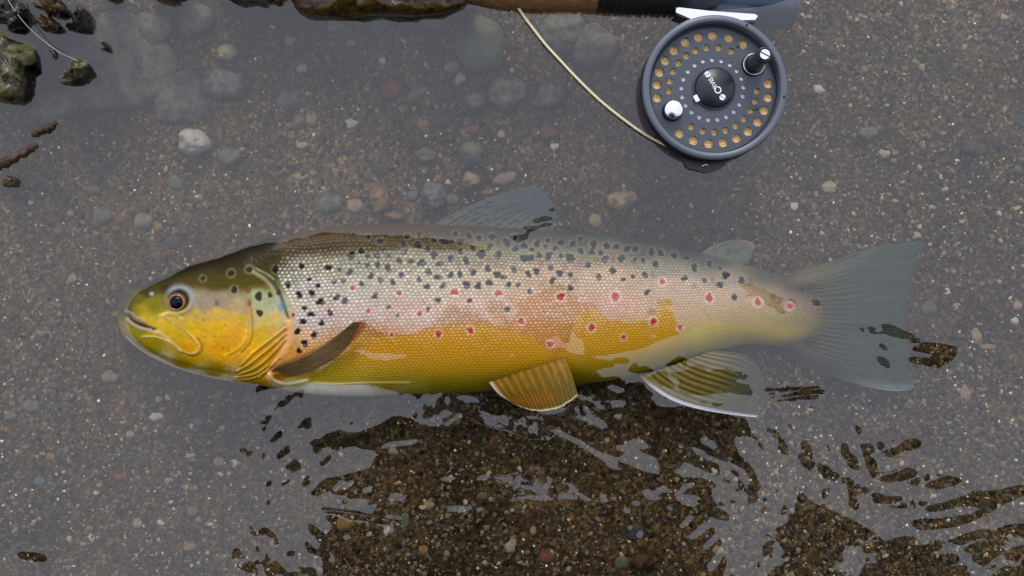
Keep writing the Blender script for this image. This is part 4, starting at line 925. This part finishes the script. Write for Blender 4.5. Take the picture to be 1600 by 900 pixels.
# ------------------------------------------------------------------ the angler bending over the water (seen in the water only as a reflection)
pe = tag(empty('person', (0, -.62, 0)), 'person in dark clothes and a brimmed hat bending over the water, holding up both hands', 'person')
m_cloth = mat('dark_jacket', (.012, .010, .008), .85, noise=(30, (.02, .016, .012), .8))
m_skin = mat('skin', (.30, .17, .11), .5)
def skin_obj(name, pts, edges, radii, m, parent, root=0):
    me = bpy.data.meshes.new(name); me.from_pydata([Vector(p) for p in pts], edges, []); o = link(bpy.data.objects.new(name, me), parent)
    s = o.modifiers.new('skin', 'SKIN'); s.use_smooth_shade = True; o.modifiers.new('sub', 'SUBSURF').levels = 2; o.modifiers['sub'].render_levels = 2
    for i, r in enumerate(radii):
        v = me.skin_vertices[0].data[i]; v.radius = (r, r) if np.isscalar(r) else r; v.use_root = (i == root)
    me.materials.append(m); return o
Y0 = .62
pts = [(0, -.28, .62), (0, -.10, .78), (0, .12, .89), (0, .24, .93), (0, .32, .92), (0, .39, .89),       # pelvis, spine, chest, neck, head
       (.245, .28, .92), (.255, .37, .82), (.15, .47, .71), (.085, .53, .665),                           # right arm
       (-.245, .28, .92), (-.255, .37, .82), (-.15, .47, .71), (-.085, .53, .665),
       (.13, -.28, .58), (.22, .02, .42), (.20, -.10, .10), (.20, -.02, -.02),
       (-.13, -.28, .58), (-.22, .02, .42), (-.20, -.10, .10), (-.20, -.02, -.02)]
ed = [(0, 1), (1, 2), (2, 3), (3, 4), (4, 5), (3, 6), (6, 7), (7, 8), (8, 9), (3, 10), (10, 11), (11, 12), (12, 13), (0, 14), (14, 15), (15, 16), (16, 17), (0, 18), (18, 19), (19, 20), (20, 21)]
rd = [(.19, .12), (.22, .13), (.25, .14), (.17, .11), .065, .09, .13, .11, .07, .040, .13, .11, .07, .040, .10, .078, .058, .055, .10, .078, .058, .055]
pb = skin_obj('body', pts, ed, rd, m_cloth, pe)
for s in (-1, 1):
    palm = skin_obj('hand', [(s * .085, .53, .665), (s * .07, .555, .66), (s * .055, .572, .655)], [(0, 1), (1, 2)], [(.03, .016), (.038, .015), (.034, .013)], m_skin, pe)
    for f in range(4):
        skin_obj('finger', [(s * (.080 - .018 * f), .575, .66), (s * (.072 - .018 * f), .597, .657), (s * (.060 - .016 * f), .605, .647), (s * (.05 - .014 * f), .597, .637)], [(0, 1), (1, 2), (2, 3)], [.009, .0085, .008, .0065], m_skin, palm)
    skin_obj('thumb', [(s * .045, .535, .663), (s * .022, .553, .651), (s * .012, .567, .643)], [(0, 1), (1, 2)], [.012, .010, .008], m_skin, palm)
lathe('hat', [(0, .10), (.06, .095), (.095, .06), (.105, .01), (.11, -.005), (.17, -.015), (.205, -.028), (.205, -.031), (.165, -.019), (.10, -.010), (.09, .05), (0, .085)], m_cloth, pe, 48, (0, .375, .91))

# unseen dark earth bank behind the angler, added so the ripples mirror dark
ux = np.linspace(-7, 7, 180); uz = np.linspace(0, 1, 40)
UX, UZ = np.meshgrid(ux, uz)
bky = -.98 - .25 * UZ + .07 * vnoise(UX * 100, UZ * 200, 40, 101, 4) - .05 * UX ** 2 * .3; bkz = -.1 + 2.3 * UZ ** 1.0 + .08 * vnoise(UX * 100, UZ * 0, 60, 102, 3) * UZ
back = np.stack([UX[-1], bky[-1] - 6, bkz[-1] + .3], -1)
BV = np.vstack([np.stack([UX, bky, bkz], -1).reshape(-1, 3), back])
mirror_bank = mesh_np('added_bank', BV, grid_faces(180, 41), mat('added_bank_dark', (.014, .011, .006), .95, spec=.05, noise=(9, (.03, .026, .012), 1.), bump=.6, bscale=60))
tag(mirror_bank, kind='structure')

# ------------------------------------------------------------------ water surface
bpy.context.view_layer.update()
dg = bpy.context.evaluated_depsgraph_get(); bvh = []
for o in [pb, mirror_bank] + [c for c in pe.children if c.name.startswith('hat')]:
    e = o.evaluated_get(dg); me = e.to_mesh(); M = o.matrix_world
    bvh.append(BVHTree.FromPolygons([M @ v.co for v in me.vertices], [tuple(p.vertices) for p in me.polygons])); e.to_mesh_clear()
STEP = 2.5
wpx = np.arange(-90, 1690 + .1, STEP); wpy = np.arange(-90, 990 + .1, STEP)
WX, WY = np.meshgrid(wpx, wpy)
zz = lambda s, ox, oy, k: [(ox + a / k, oy + b / k) for a, b in s]
dark = []; light = []
D = dark.append; L = light.append
# --- where the photographer's dark reflection lies on the water
D([(735,614),(765,612),(800,632),(835,645),(870,650),(905,635),(903,600),(960,600),(985,592),(1000,590),(1010,605),(1040,625),(1100,640),(1165,652),(1175,668),(1178,680),(1150,688),(1155,710),(1178,735),(1188,752),(1215,765),(1184,768),(1182,785),(1170,782),(1162,755),(1140,722),(1128,738),(1124,760),(1118,790),(1108,805),(1128,828),(1165,845),(1220,858),(1290,880),(1330,900),(1380,1010),(380,1010),(440,886),(505,882),(500,868),(432,862),(470,845),(490,810),(520,800),(545,815),(575,815),(590,795),(578,778),(508,772),(492,758),(515,747),(560,738),(584,730),(588,708),(570,704),(550,698),(520,706),(498,694),(500,684),(530,672),(560,676),(600,660),(618,650),(645,654),(655,664),(700,668),(712,660),(728,652),(745,660),(760,668),(785,672),(812,680),(830,692),(800,650),(770,648),(752,640),(755,630),(740,622)])
D([(400,862),(430,850),(480,845),(480,862),(430,870)])
# belly, gold patches
D([(566,500),(580,508),(592,522),(640,523),(660,516),(690,512),(705,504),(730,500),(760,502),(775,512),(785,518),(790,498),(800,500),(810,515),(830,522),(850,530),(852,536),(830,545),(800,555),(780,566),(762,580),(742,597),(760,603),(765,614),(700,616),(620,616),(590,606),(490,598),(470,600),(400,606),(440,590),(500,580),(545,548),(562,520)])
L([(534,539),(560,543),(590,552),(640,551),(628,559),(603,563),(578,560),(550,549)])
D([(898,505),(905,475),(935,478),(945,500),(985,504),(1020,500),(1024,482),(1034,466),(1047,464),(1046,484),(1057,494),(1059,520),(1040,530),(1000,546),(960,554),(930,558),(960,566),(958,574),(930,582),(940,590),(985,590),(960,602),(900,604),(892,590),(884,572),(872,557),(882,548),(908,530),(893,515)])
D([(960,560),(985,558),(978,566),(960,567)]); D([(1032,573),(1070,556),(1070,562),(1040,577)]); D([(988,578),(1010,570),(1013,580),(992,590)]); D([(1012,590),(1042,578),(1046,600),(1038,612)])
D(zz([(450,490),(520,465),(580,440),(640,430),(680,460),(690,510),(720,460),(830,450),(900,490),(980,465),(970,490),(920,540),(935,580),(1020,575),(1000,640),(930,645),(925,605),(740,640),(620,640),(520,660),(450,630),(490,560)],960,480,4.736))
D(zz([(585,695),(690,700),(690,720),(600,715)],960,480,4.736)); D(zz([(720,715),(830,695),(830,720),(740,745)],960,480,4.736))
# pelvic fin right part
D([(858,578),(868,562),(880,557),(890,580),(902,600),(905,620),(880,636),(840,642),(800,634),(785,622),(815,612),(845,596)])
D([(740,600),(760,575),(850,532),(884,556),(880,575),(850,600),(800,636),(765,618)])
# olive back and tail patch
D([(432,384),(440,378),(460,371),(500,364),(560,365),(620,368),(680,373),(720,379),(752,387),(770,394),(730,390),(690,391),(640,389),(600,393),(560,397),(530,402),(490,407),(450,412),(438,414)])
D(zz([(230,500),(275,430),(300,415),(320,430),(330,490),(400,500),(470,530),(560,580),(640,590),(700,620),(720,670),(690,670),(655,632),(600,630),(545,640),(555,680),(605,740),(545,730),(500,680),(440,660),(400,610),(340,580),(280,600),(230,590)],1120,360,5.625))
D([(1269,470),(1278,468),(1281,476),(1276,481),(1270,479)]); D([(1073,473),(1078,470),(1081,476),(1077,482)]); D([(1101,496),(1104,487),(1110,489),(1110,495)]); D([(1008,458),(1013,456),(1017,464),(1012,470)]); D([(1122,417),(1128,419),(1140,425),(1141,434),(1132,436),(1126,426)])
# light islands inside the dark reflection
z21 = lambda s: L(zz(s, 800, 560, 2.648))
z21([(-60,235),(0,270),(60,225),(110,245),(180,285),(250,318),(300,345),(370,385),(430,405),(475,468),(400,462),(370,425),(320,392),(270,362),(220,332),(160,306),(150,340),(90,335),(40,310),(0,292),(-60,260)])
z21([(200,228),(260,232),(285,150),(330,148),(335,185),(312,238),(380,250),(402,282),(370,292),(320,265),(260,252)])
z21([(340,190),(370,168),(450,176),(456,202),(400,200),(345,230)]); z21([(385,145),(430,100),(470,68),(498,80),(470,112),(430,147)])
z21([(595,165),(670,160),(672,190),(610,197)]); z21([(440,360),(520,332),(565,352),(530,385),(602,410),(612,484),(560,476),(500,455),(450,425)])
z21([(630,490),(700,456),(758,418),(798,350),(825,332),(832,362),(802,412),(775,462),(840,478),(842,502),(780,494),(720,494),(650,512)])
z21([(845,512),(860,440),(890,418),(960,456),(982,490),(978,545),(900,555),(850,605),(828,592),(835,530)])
z21([(-60,478),(0,476),(70,456),(130,446),(168,452),(162,492),(240,506),(300,556),(348,584),(375,550),(398,574),(372,609),(300,594),(250,580),(150,585),(60,585),(10,590),(16,540),(-40,520),(-90,500)])
z21([(420,650),(480,616),(515,585),(560,546),(630,526),(660,544),(620,574),(560,594),(520,605),(480,642),(430,660)]); z21([(645,624),(700,566),(750,556),(794,580),(760,604),(700,614),(665,634)])
z8 = lambda s: L(zz(s, 380, 600, 3.0))
z8([(925,438),(1000,428),(1004,452),(935,464)]); z8([(930,570),(1010,566),(1060,576),(1120,574),(1130,600),(1050,599),(960,594)]); z8([(622,630),(690,612),(748,612),(742,642),(660,664),(628,658)])
z8([(415,470),(470,438),(518,458),(500,484),(440,494)]); z8([(688,512),(772,522),(767,548),(700,548)]); z8([(846,636),(892,636),(888,658),(850,658)]); z8([(1256,592),(1300,572),(1364,572),(1300,608)])
z8([(200,748),(292,752),(288,774),(205,772)]); z8([(690,268),(822,252),(818,278),(740,294),(640,304),(650,283)]); z8([(555,490),(600,480),(610,510),(570,512)]); z8([(1075,455),(1110,425),(1165,412),(1190,438),(1130,458)])
# dark ripple faces out in the pale water
zs = lambda s: D(zz(s, 1200, 560, 2.6475))
for s in ([(5,145),(30,128),(100,140),(205,122),(207,142),(120,157),(40,168)],[(130,425),(160,418),(220,448),(297,485),(280,500),(230,478),(150,442)],[(300,388),(322,388),(370,423),(440,423),(437,452),(380,463),(340,442)],
          [(473,392),(510,368),(545,383),(500,412)],[(550,355),(580,328),(612,345),(602,370),(560,374)],[(455,500),(520,478),(570,446),(592,460),(582,492),(520,509)],[(658,522),(720,486),(787,500),(772,515),(690,537)],
          [(438,550),(460,568),(547,575),(532,594),(450,592)],[(306,498),(350,513),(360,542),(330,522)],[(363,528),(417,535),(407,553),(368,552)],[(320,600),(350,586),(392,600),(360,612)],
          [(648,612),(750,588),(850,548),(960,543),(1050,523),(1058,545),(980,582),(930,622),(860,602),(780,602),(660,634)],[(592,670),(720,662),(850,648),(900,608),(907,642),(800,683),(700,703),(610,702)],
          [(148,746),(220,736),(320,742),(372,750),(350,780),(250,773)],[(750,757),(850,718),(902,703),(902,722),(800,768)],[(820,792),(870,762),(930,738),(962,698),(1080,686),(1080,752),(1000,702),(975,772),(935,764),(880,805)],
          [(420,740),(450,733),(480,758),(540,738),(600,738),(640,788),(680,748),(717,760),(702,788),(645,802),(700,828),(772,813),(772,847),(722,862),(812,870),(812,960),(400,960),(418,850),(408,800)],
          [(0,752),(60,762),(200,822),(150,818),(0,788)],[(0,808),(100,828),(272,880),(262,898),(100,885),(0,872)],[(908,788),(962,800),(900,862),(868,835)],[(1000,790),(1080,770),(1080,860),(1010,830)],[(960,880),(1080,870),(1080,940),(940,940)],[(365,286),(376,288),(374,310),(366,308)]): zs(s)
z4 = lambda s: D(zz(s, 0, 560, 2.647))
for s in ([(1030,712),(1115,702),(1112,724),(1045,727)],[(1098,596),(1156,580),(1152,607),(1110,614)],[(1088,520),(1122,513),(1117,532)],[(970,835),(1112,826),(1112,842),(980,848)],[(1008,876),(1072,858),(1062,880)]): z4(s)
z8d = lambda s: D(zz(s, 380, 600, 3.0))
for s in ([(258,270),(302,248),(307,266),(270,287)],[(183,466),(220,448),(250,462),(215,482)]): z8d(s)
D(zz([(360,792),(390,762),(452,778),(425,804),(370,808)],580,490,5.625)); D(zz([(0,877),(60,863),(84,870),(30,891)],580,490,5.625))
zt = lambda s: D(zz(s, 1220, 360, 3.335))
for s in ([(408,512),(520,513),(538,488),(582,493),(640,523),(712,558),(720,584),(690,578),(620,558),(520,534),(440,532)],[(505,590),(530,592),(573,632),(545,628)],[(490,658),(520,662),(573,708),(530,702)],[(690,617),(740,587),(867,594),(900,600),(880,625),(740,629)],[(683,672),(780,686),(785,694),(700,688)],[(806,715),(840,640),(865,640),(835,718)]): zt(s)
zd = lambda s: D(zz(s, 640, 280, 6.154))
for s in ([(1140,442),(1200,398),(1290,366),(1354,366),(1344,394),(1220,424)],[(1036,532),(1100,462),(1140,452),(1100,500),(1050,540)],[(1015,632),(1060,552),(1130,500),(1180,462),(1300,424),(1404,414),(1394,438),(1250,460),(1170,492),(1050,628)],[(1318,300),(1370,272),(1424,278),(1402,304),(1340,314)]): zd(s)
D([(37,866),(64,870),(62,874),(38,870)])
Tm = np.zeros(WX.shape, bool)
for p in dark: Tm |= raster(p, WX, WY)
for p in light: Tm &= ~raster(p, WX, WY)
Tsmall = Tm & ((WX > 1200) | (WX < 470) | (WY < 420))
# where still water would mirror the angler
fw = K * (H - ZW) / H; HC = H - ZW; DS = .645       # shift of the mirrored point per unit slope, for an angler about 0.8 m above the water
def hit(x, y, tx, ty):
    """does the view ray mirrored at water point x, y with surface slope vector t meet the angler"""
    d = Vector((x, y, -HC)).normalized(); n = Vector((tx, ty, 1)).normalized(); r = d - 2 * d.dot(n) * n
    o = Vector((x, y, ZW + .001))
    return any(b.ray_cast(o, r)[0] is not None for b in bvh)
CS = 10.0
cgx = np.arange(-190, 1790 + 1, CS); cgy = np.arange(-90, 1290 + 1, CS); CXg, CYg = np.meshgrid(cgx, cgy)
Fc = np.zeros(CXg.shape, bool)
for j in range(Fc.shape[0]):
    for i in range(Fc.shape[1]):
        Fc[j, i] = hit((CXg[j, i] - 800) * fw, (450 - CYg[j, i]) * fw, 0, 0)
def grow(M, n):
    for _ in range(n):
        A = M.copy(); A[1:] |= M[:-1]; A[:-1] |= M[1:]; A[:, 1:] |= M[:, :-1]; A[:, :-1] |= M[:, 1:]; M = A
    return M
Fin = ~grow(~Fc, 2); Fout = ~grow(Fc, 2)
def nearest(P0, M, an):
    """nearest cell of M for each point, up and down preferred"""
    B = M & grow(~M, 1); pts = np.stack([CXg[B], CYg[B]], -1); o = np.empty_like(P0)
    for k in range(0, len(P0), 4000):
        q = P0[k:k + 4000]; d = (((q[:, None] - pts[None]) * np.array([an, 1.])) ** 2).sum(-1); o[k:k + 4000] = pts[d.argmin(1)]
    return o
def look(M, qx, qy):
    return M[np.clip(((qy - cgy[0]) / CS).round().astype(int), 0, M.shape[0] - 1), np.clip(((qx - cgx[0]) / CS).round().astype(int), 0, M.shape[1] - 1)]
def up(M): return look(M, WX, WY)
Fc_full = up(Fc)
TX = np.zeros(WX.shape); TY = np.zeros(WX.shape); care = np.zeros(WX.shape, bool)
Tm |= grow(Tsmall & (WY > 560), 1)
needD = Tm & ~up(Fin); needL = ~Tm & ~up(Fout)
for need, M, an in ((needD, Fin, 3.), (needL, Fout, 1.3)):
    p0 = np.stack([WX[need], WY[need]], -1); q = nearest(p0, M, an); d = q - p0
    TX[need] = d[:, 0] * fw / DS; TY[need] = -d[:, 1] * fw / DS; care |= need
care |= Tm | up(grow(Fc, 12))
ky_ = np.fft.fftfreq(WX.shape[0]) * 2 * math.pi; kx_ = np.fft.rfftfreq(WX.shape[1]) * 2 * math.pi
KX, KY = np.meshgrid(kx_, ky_); dxm = 1j * np.sin(KX); dym = -1j * np.sin(KY)   # world y runs up
K2 = np.abs(dxm) ** 2 + np.abs(dym) ** 2; K2[K2 < 1e-9] = 1e9
K2r = K2 + 2e-4                                      # keeps the broad swell small
GB = np.exp(-(KX ** 2 + KY ** 2) * .5 * 1.0 ** 2)
def project(tx, ty):
    A, B = np.fft.rfft2(tx), np.fft.rfft2(ty)
    h = (np.conj(dxm) * A + np.conj(dym) * B) / K2r * GB
    return h, np.fft.irfft2(dxm * h, WX.shape), np.fft.irfft2(dym * h, WX.shape)
rim = np.minimum(np.minimum(WX + 90, 1690 - WX), np.minimum(WY + 90, 990 - WY)) < 30
tx, ty = TX.copy(), TY.copy(); gain = 1.0
ex, ey = np.zeros_like(tx), np.zeros_like(ty)
wgt = care * 1.0
Fsm = Fc_full.astype(float)
def predict(ex, ey): return look(Fc, WX + ex * DS / fw, WY - ey * DS / fw)
LIM = np.where(WX > 1250, .36, .28)
def good(ex, ey):
    qx = WX + ex * DS / fw; qy = WY - ey * DS / fw
    return np.where(Tm, look(Fin, qx, qy), look(Fout, qx, qy))
for it in range(160):
    h, ex, ey = project(tx, ty)
    ok = good(ex, ey)
    if it > 20 and it % 6 == 0:
        TX = np.where(~ok, np.clip(TX * 1.10, -LIM, LIM), TX); TY = np.where(~ok, np.clip(TY * 1.10, -LIM, LIM), TY)
    over = 1.3 if it > 30 else 1.0
    tx = np.where(ok, ex * .985, ex + over * (TX - ex)); ty = np.where(ok, ey * .985, ey + over * (TY - ey))
    tx[rim] = 0; ty[rim] = 0
h, ex, ey = project(tx, ty)
hw = -np.fft.irfft2(h, WX.shape) * STEP * fw         # slope t = -grad h
hw -= np.median(hw)
pm = predict(ex, ey); hw += .00003 * vnoise(WX, WY, 60, 91, 2)
fade = ss(0, 60, np.minimum(np.minimum(WX + 90, 1690 - WX), np.minimum(WY + 90, 990 - WY))); hw *= fade
hw = np.clip(hw, -.004, .004)
if DEV: np.save('/tmp/masks.npy', np.stack([Tm, Fc_full, pm]))
print('water mismatch', float((pm != Tm).mean()), float(Tm.mean()), float(Fc.mean())); print('water: slope rms %.3f, height %.5f..%.5f' % (float(np.sqrt((ex ** 2 + ey ** 2).mean())), hw.min(), hw.max()))
wxs = (wpx - 800) * fw; wys = (450 - wpy) * fw
def ext(a, far):
    a = list(a); d = abs(a[1] - a[0]) * 4; s = np.sign(a[-1] - a[0]); pre = []; post = []
    x = a[0]
    while abs(x) < far: d *= 1.6; x -= s * d; pre.append(x)
    d = abs(a[1] - a[0]) * 4; x = a[-1]
    while abs(x) < far: d *= 1.6; x += s * d; post.append(x)
    return np.array(pre[::-1] + a + post), len(pre)
ex_, ox = ext(wxs, 39); ey_, oy = ext(wys, 39)
WH = np.zeros((len(ey_), len(ex_))); WH[oy:oy + len(wys), ox:ox + len(wxs)] = hw
AX, AY = np.meshgrid(ex_, ey_)
m_w = bpy.data.materials.new('clear_water'); m_w.use_nodes = True; tr = m_w.node_tree; tr.nodes.clear()
o_ = tr.nodes.new('ShaderNodeOutputMaterial'); mxs = tr.nodes.new('ShaderNodeMixShader'); tb = tr.nodes.new('ShaderNodeBsdfTransparent'); gl = tr.nodes.new('ShaderNodeBsdfGlossy')
fr = tr.nodes.new('ShaderNodeFresnel'); fr.inputs['IOR'].default_value = 1.87; tb.inputs['Color'].default_value = (.97, .965, .93, 1); gl.inputs['Roughness'].default_value = 0.0
ge = tr.nodes.new('ShaderNodeNewGeometry'); mf = tr.nodes.new('ShaderNodeMath'); mf.operation = 'MULTIPLY'; mi = tr.nodes.new('ShaderNodeMath'); mi.operation = 'SUBTRACT'; mi.inputs[0].default_value = 1
tr.links.new(ge.outputs['Backfacing'], mi.inputs[1]); tr.links.new(fr.outputs[0], mf.inputs[0]); tr.links.new(mi.outputs[0], mf.inputs[1]); tr.links.new(mf.outputs[0], mxs.inputs[0]); tr.links.new(tb.outputs[0], mxs.inputs[1]); tr.links.new(gl.outputs[0], mxs.inputs[2]); tr.links.new(mxs.outputs[0], o_.inputs[0])
water = mesh_np('water', np.stack([AX.ravel(), AY.ravel(), (ZW + WH).ravel()], -1), grid_faces(len(ex_), len(ey_))[:, ::-1], m_w)
tag(water, kind='structure')
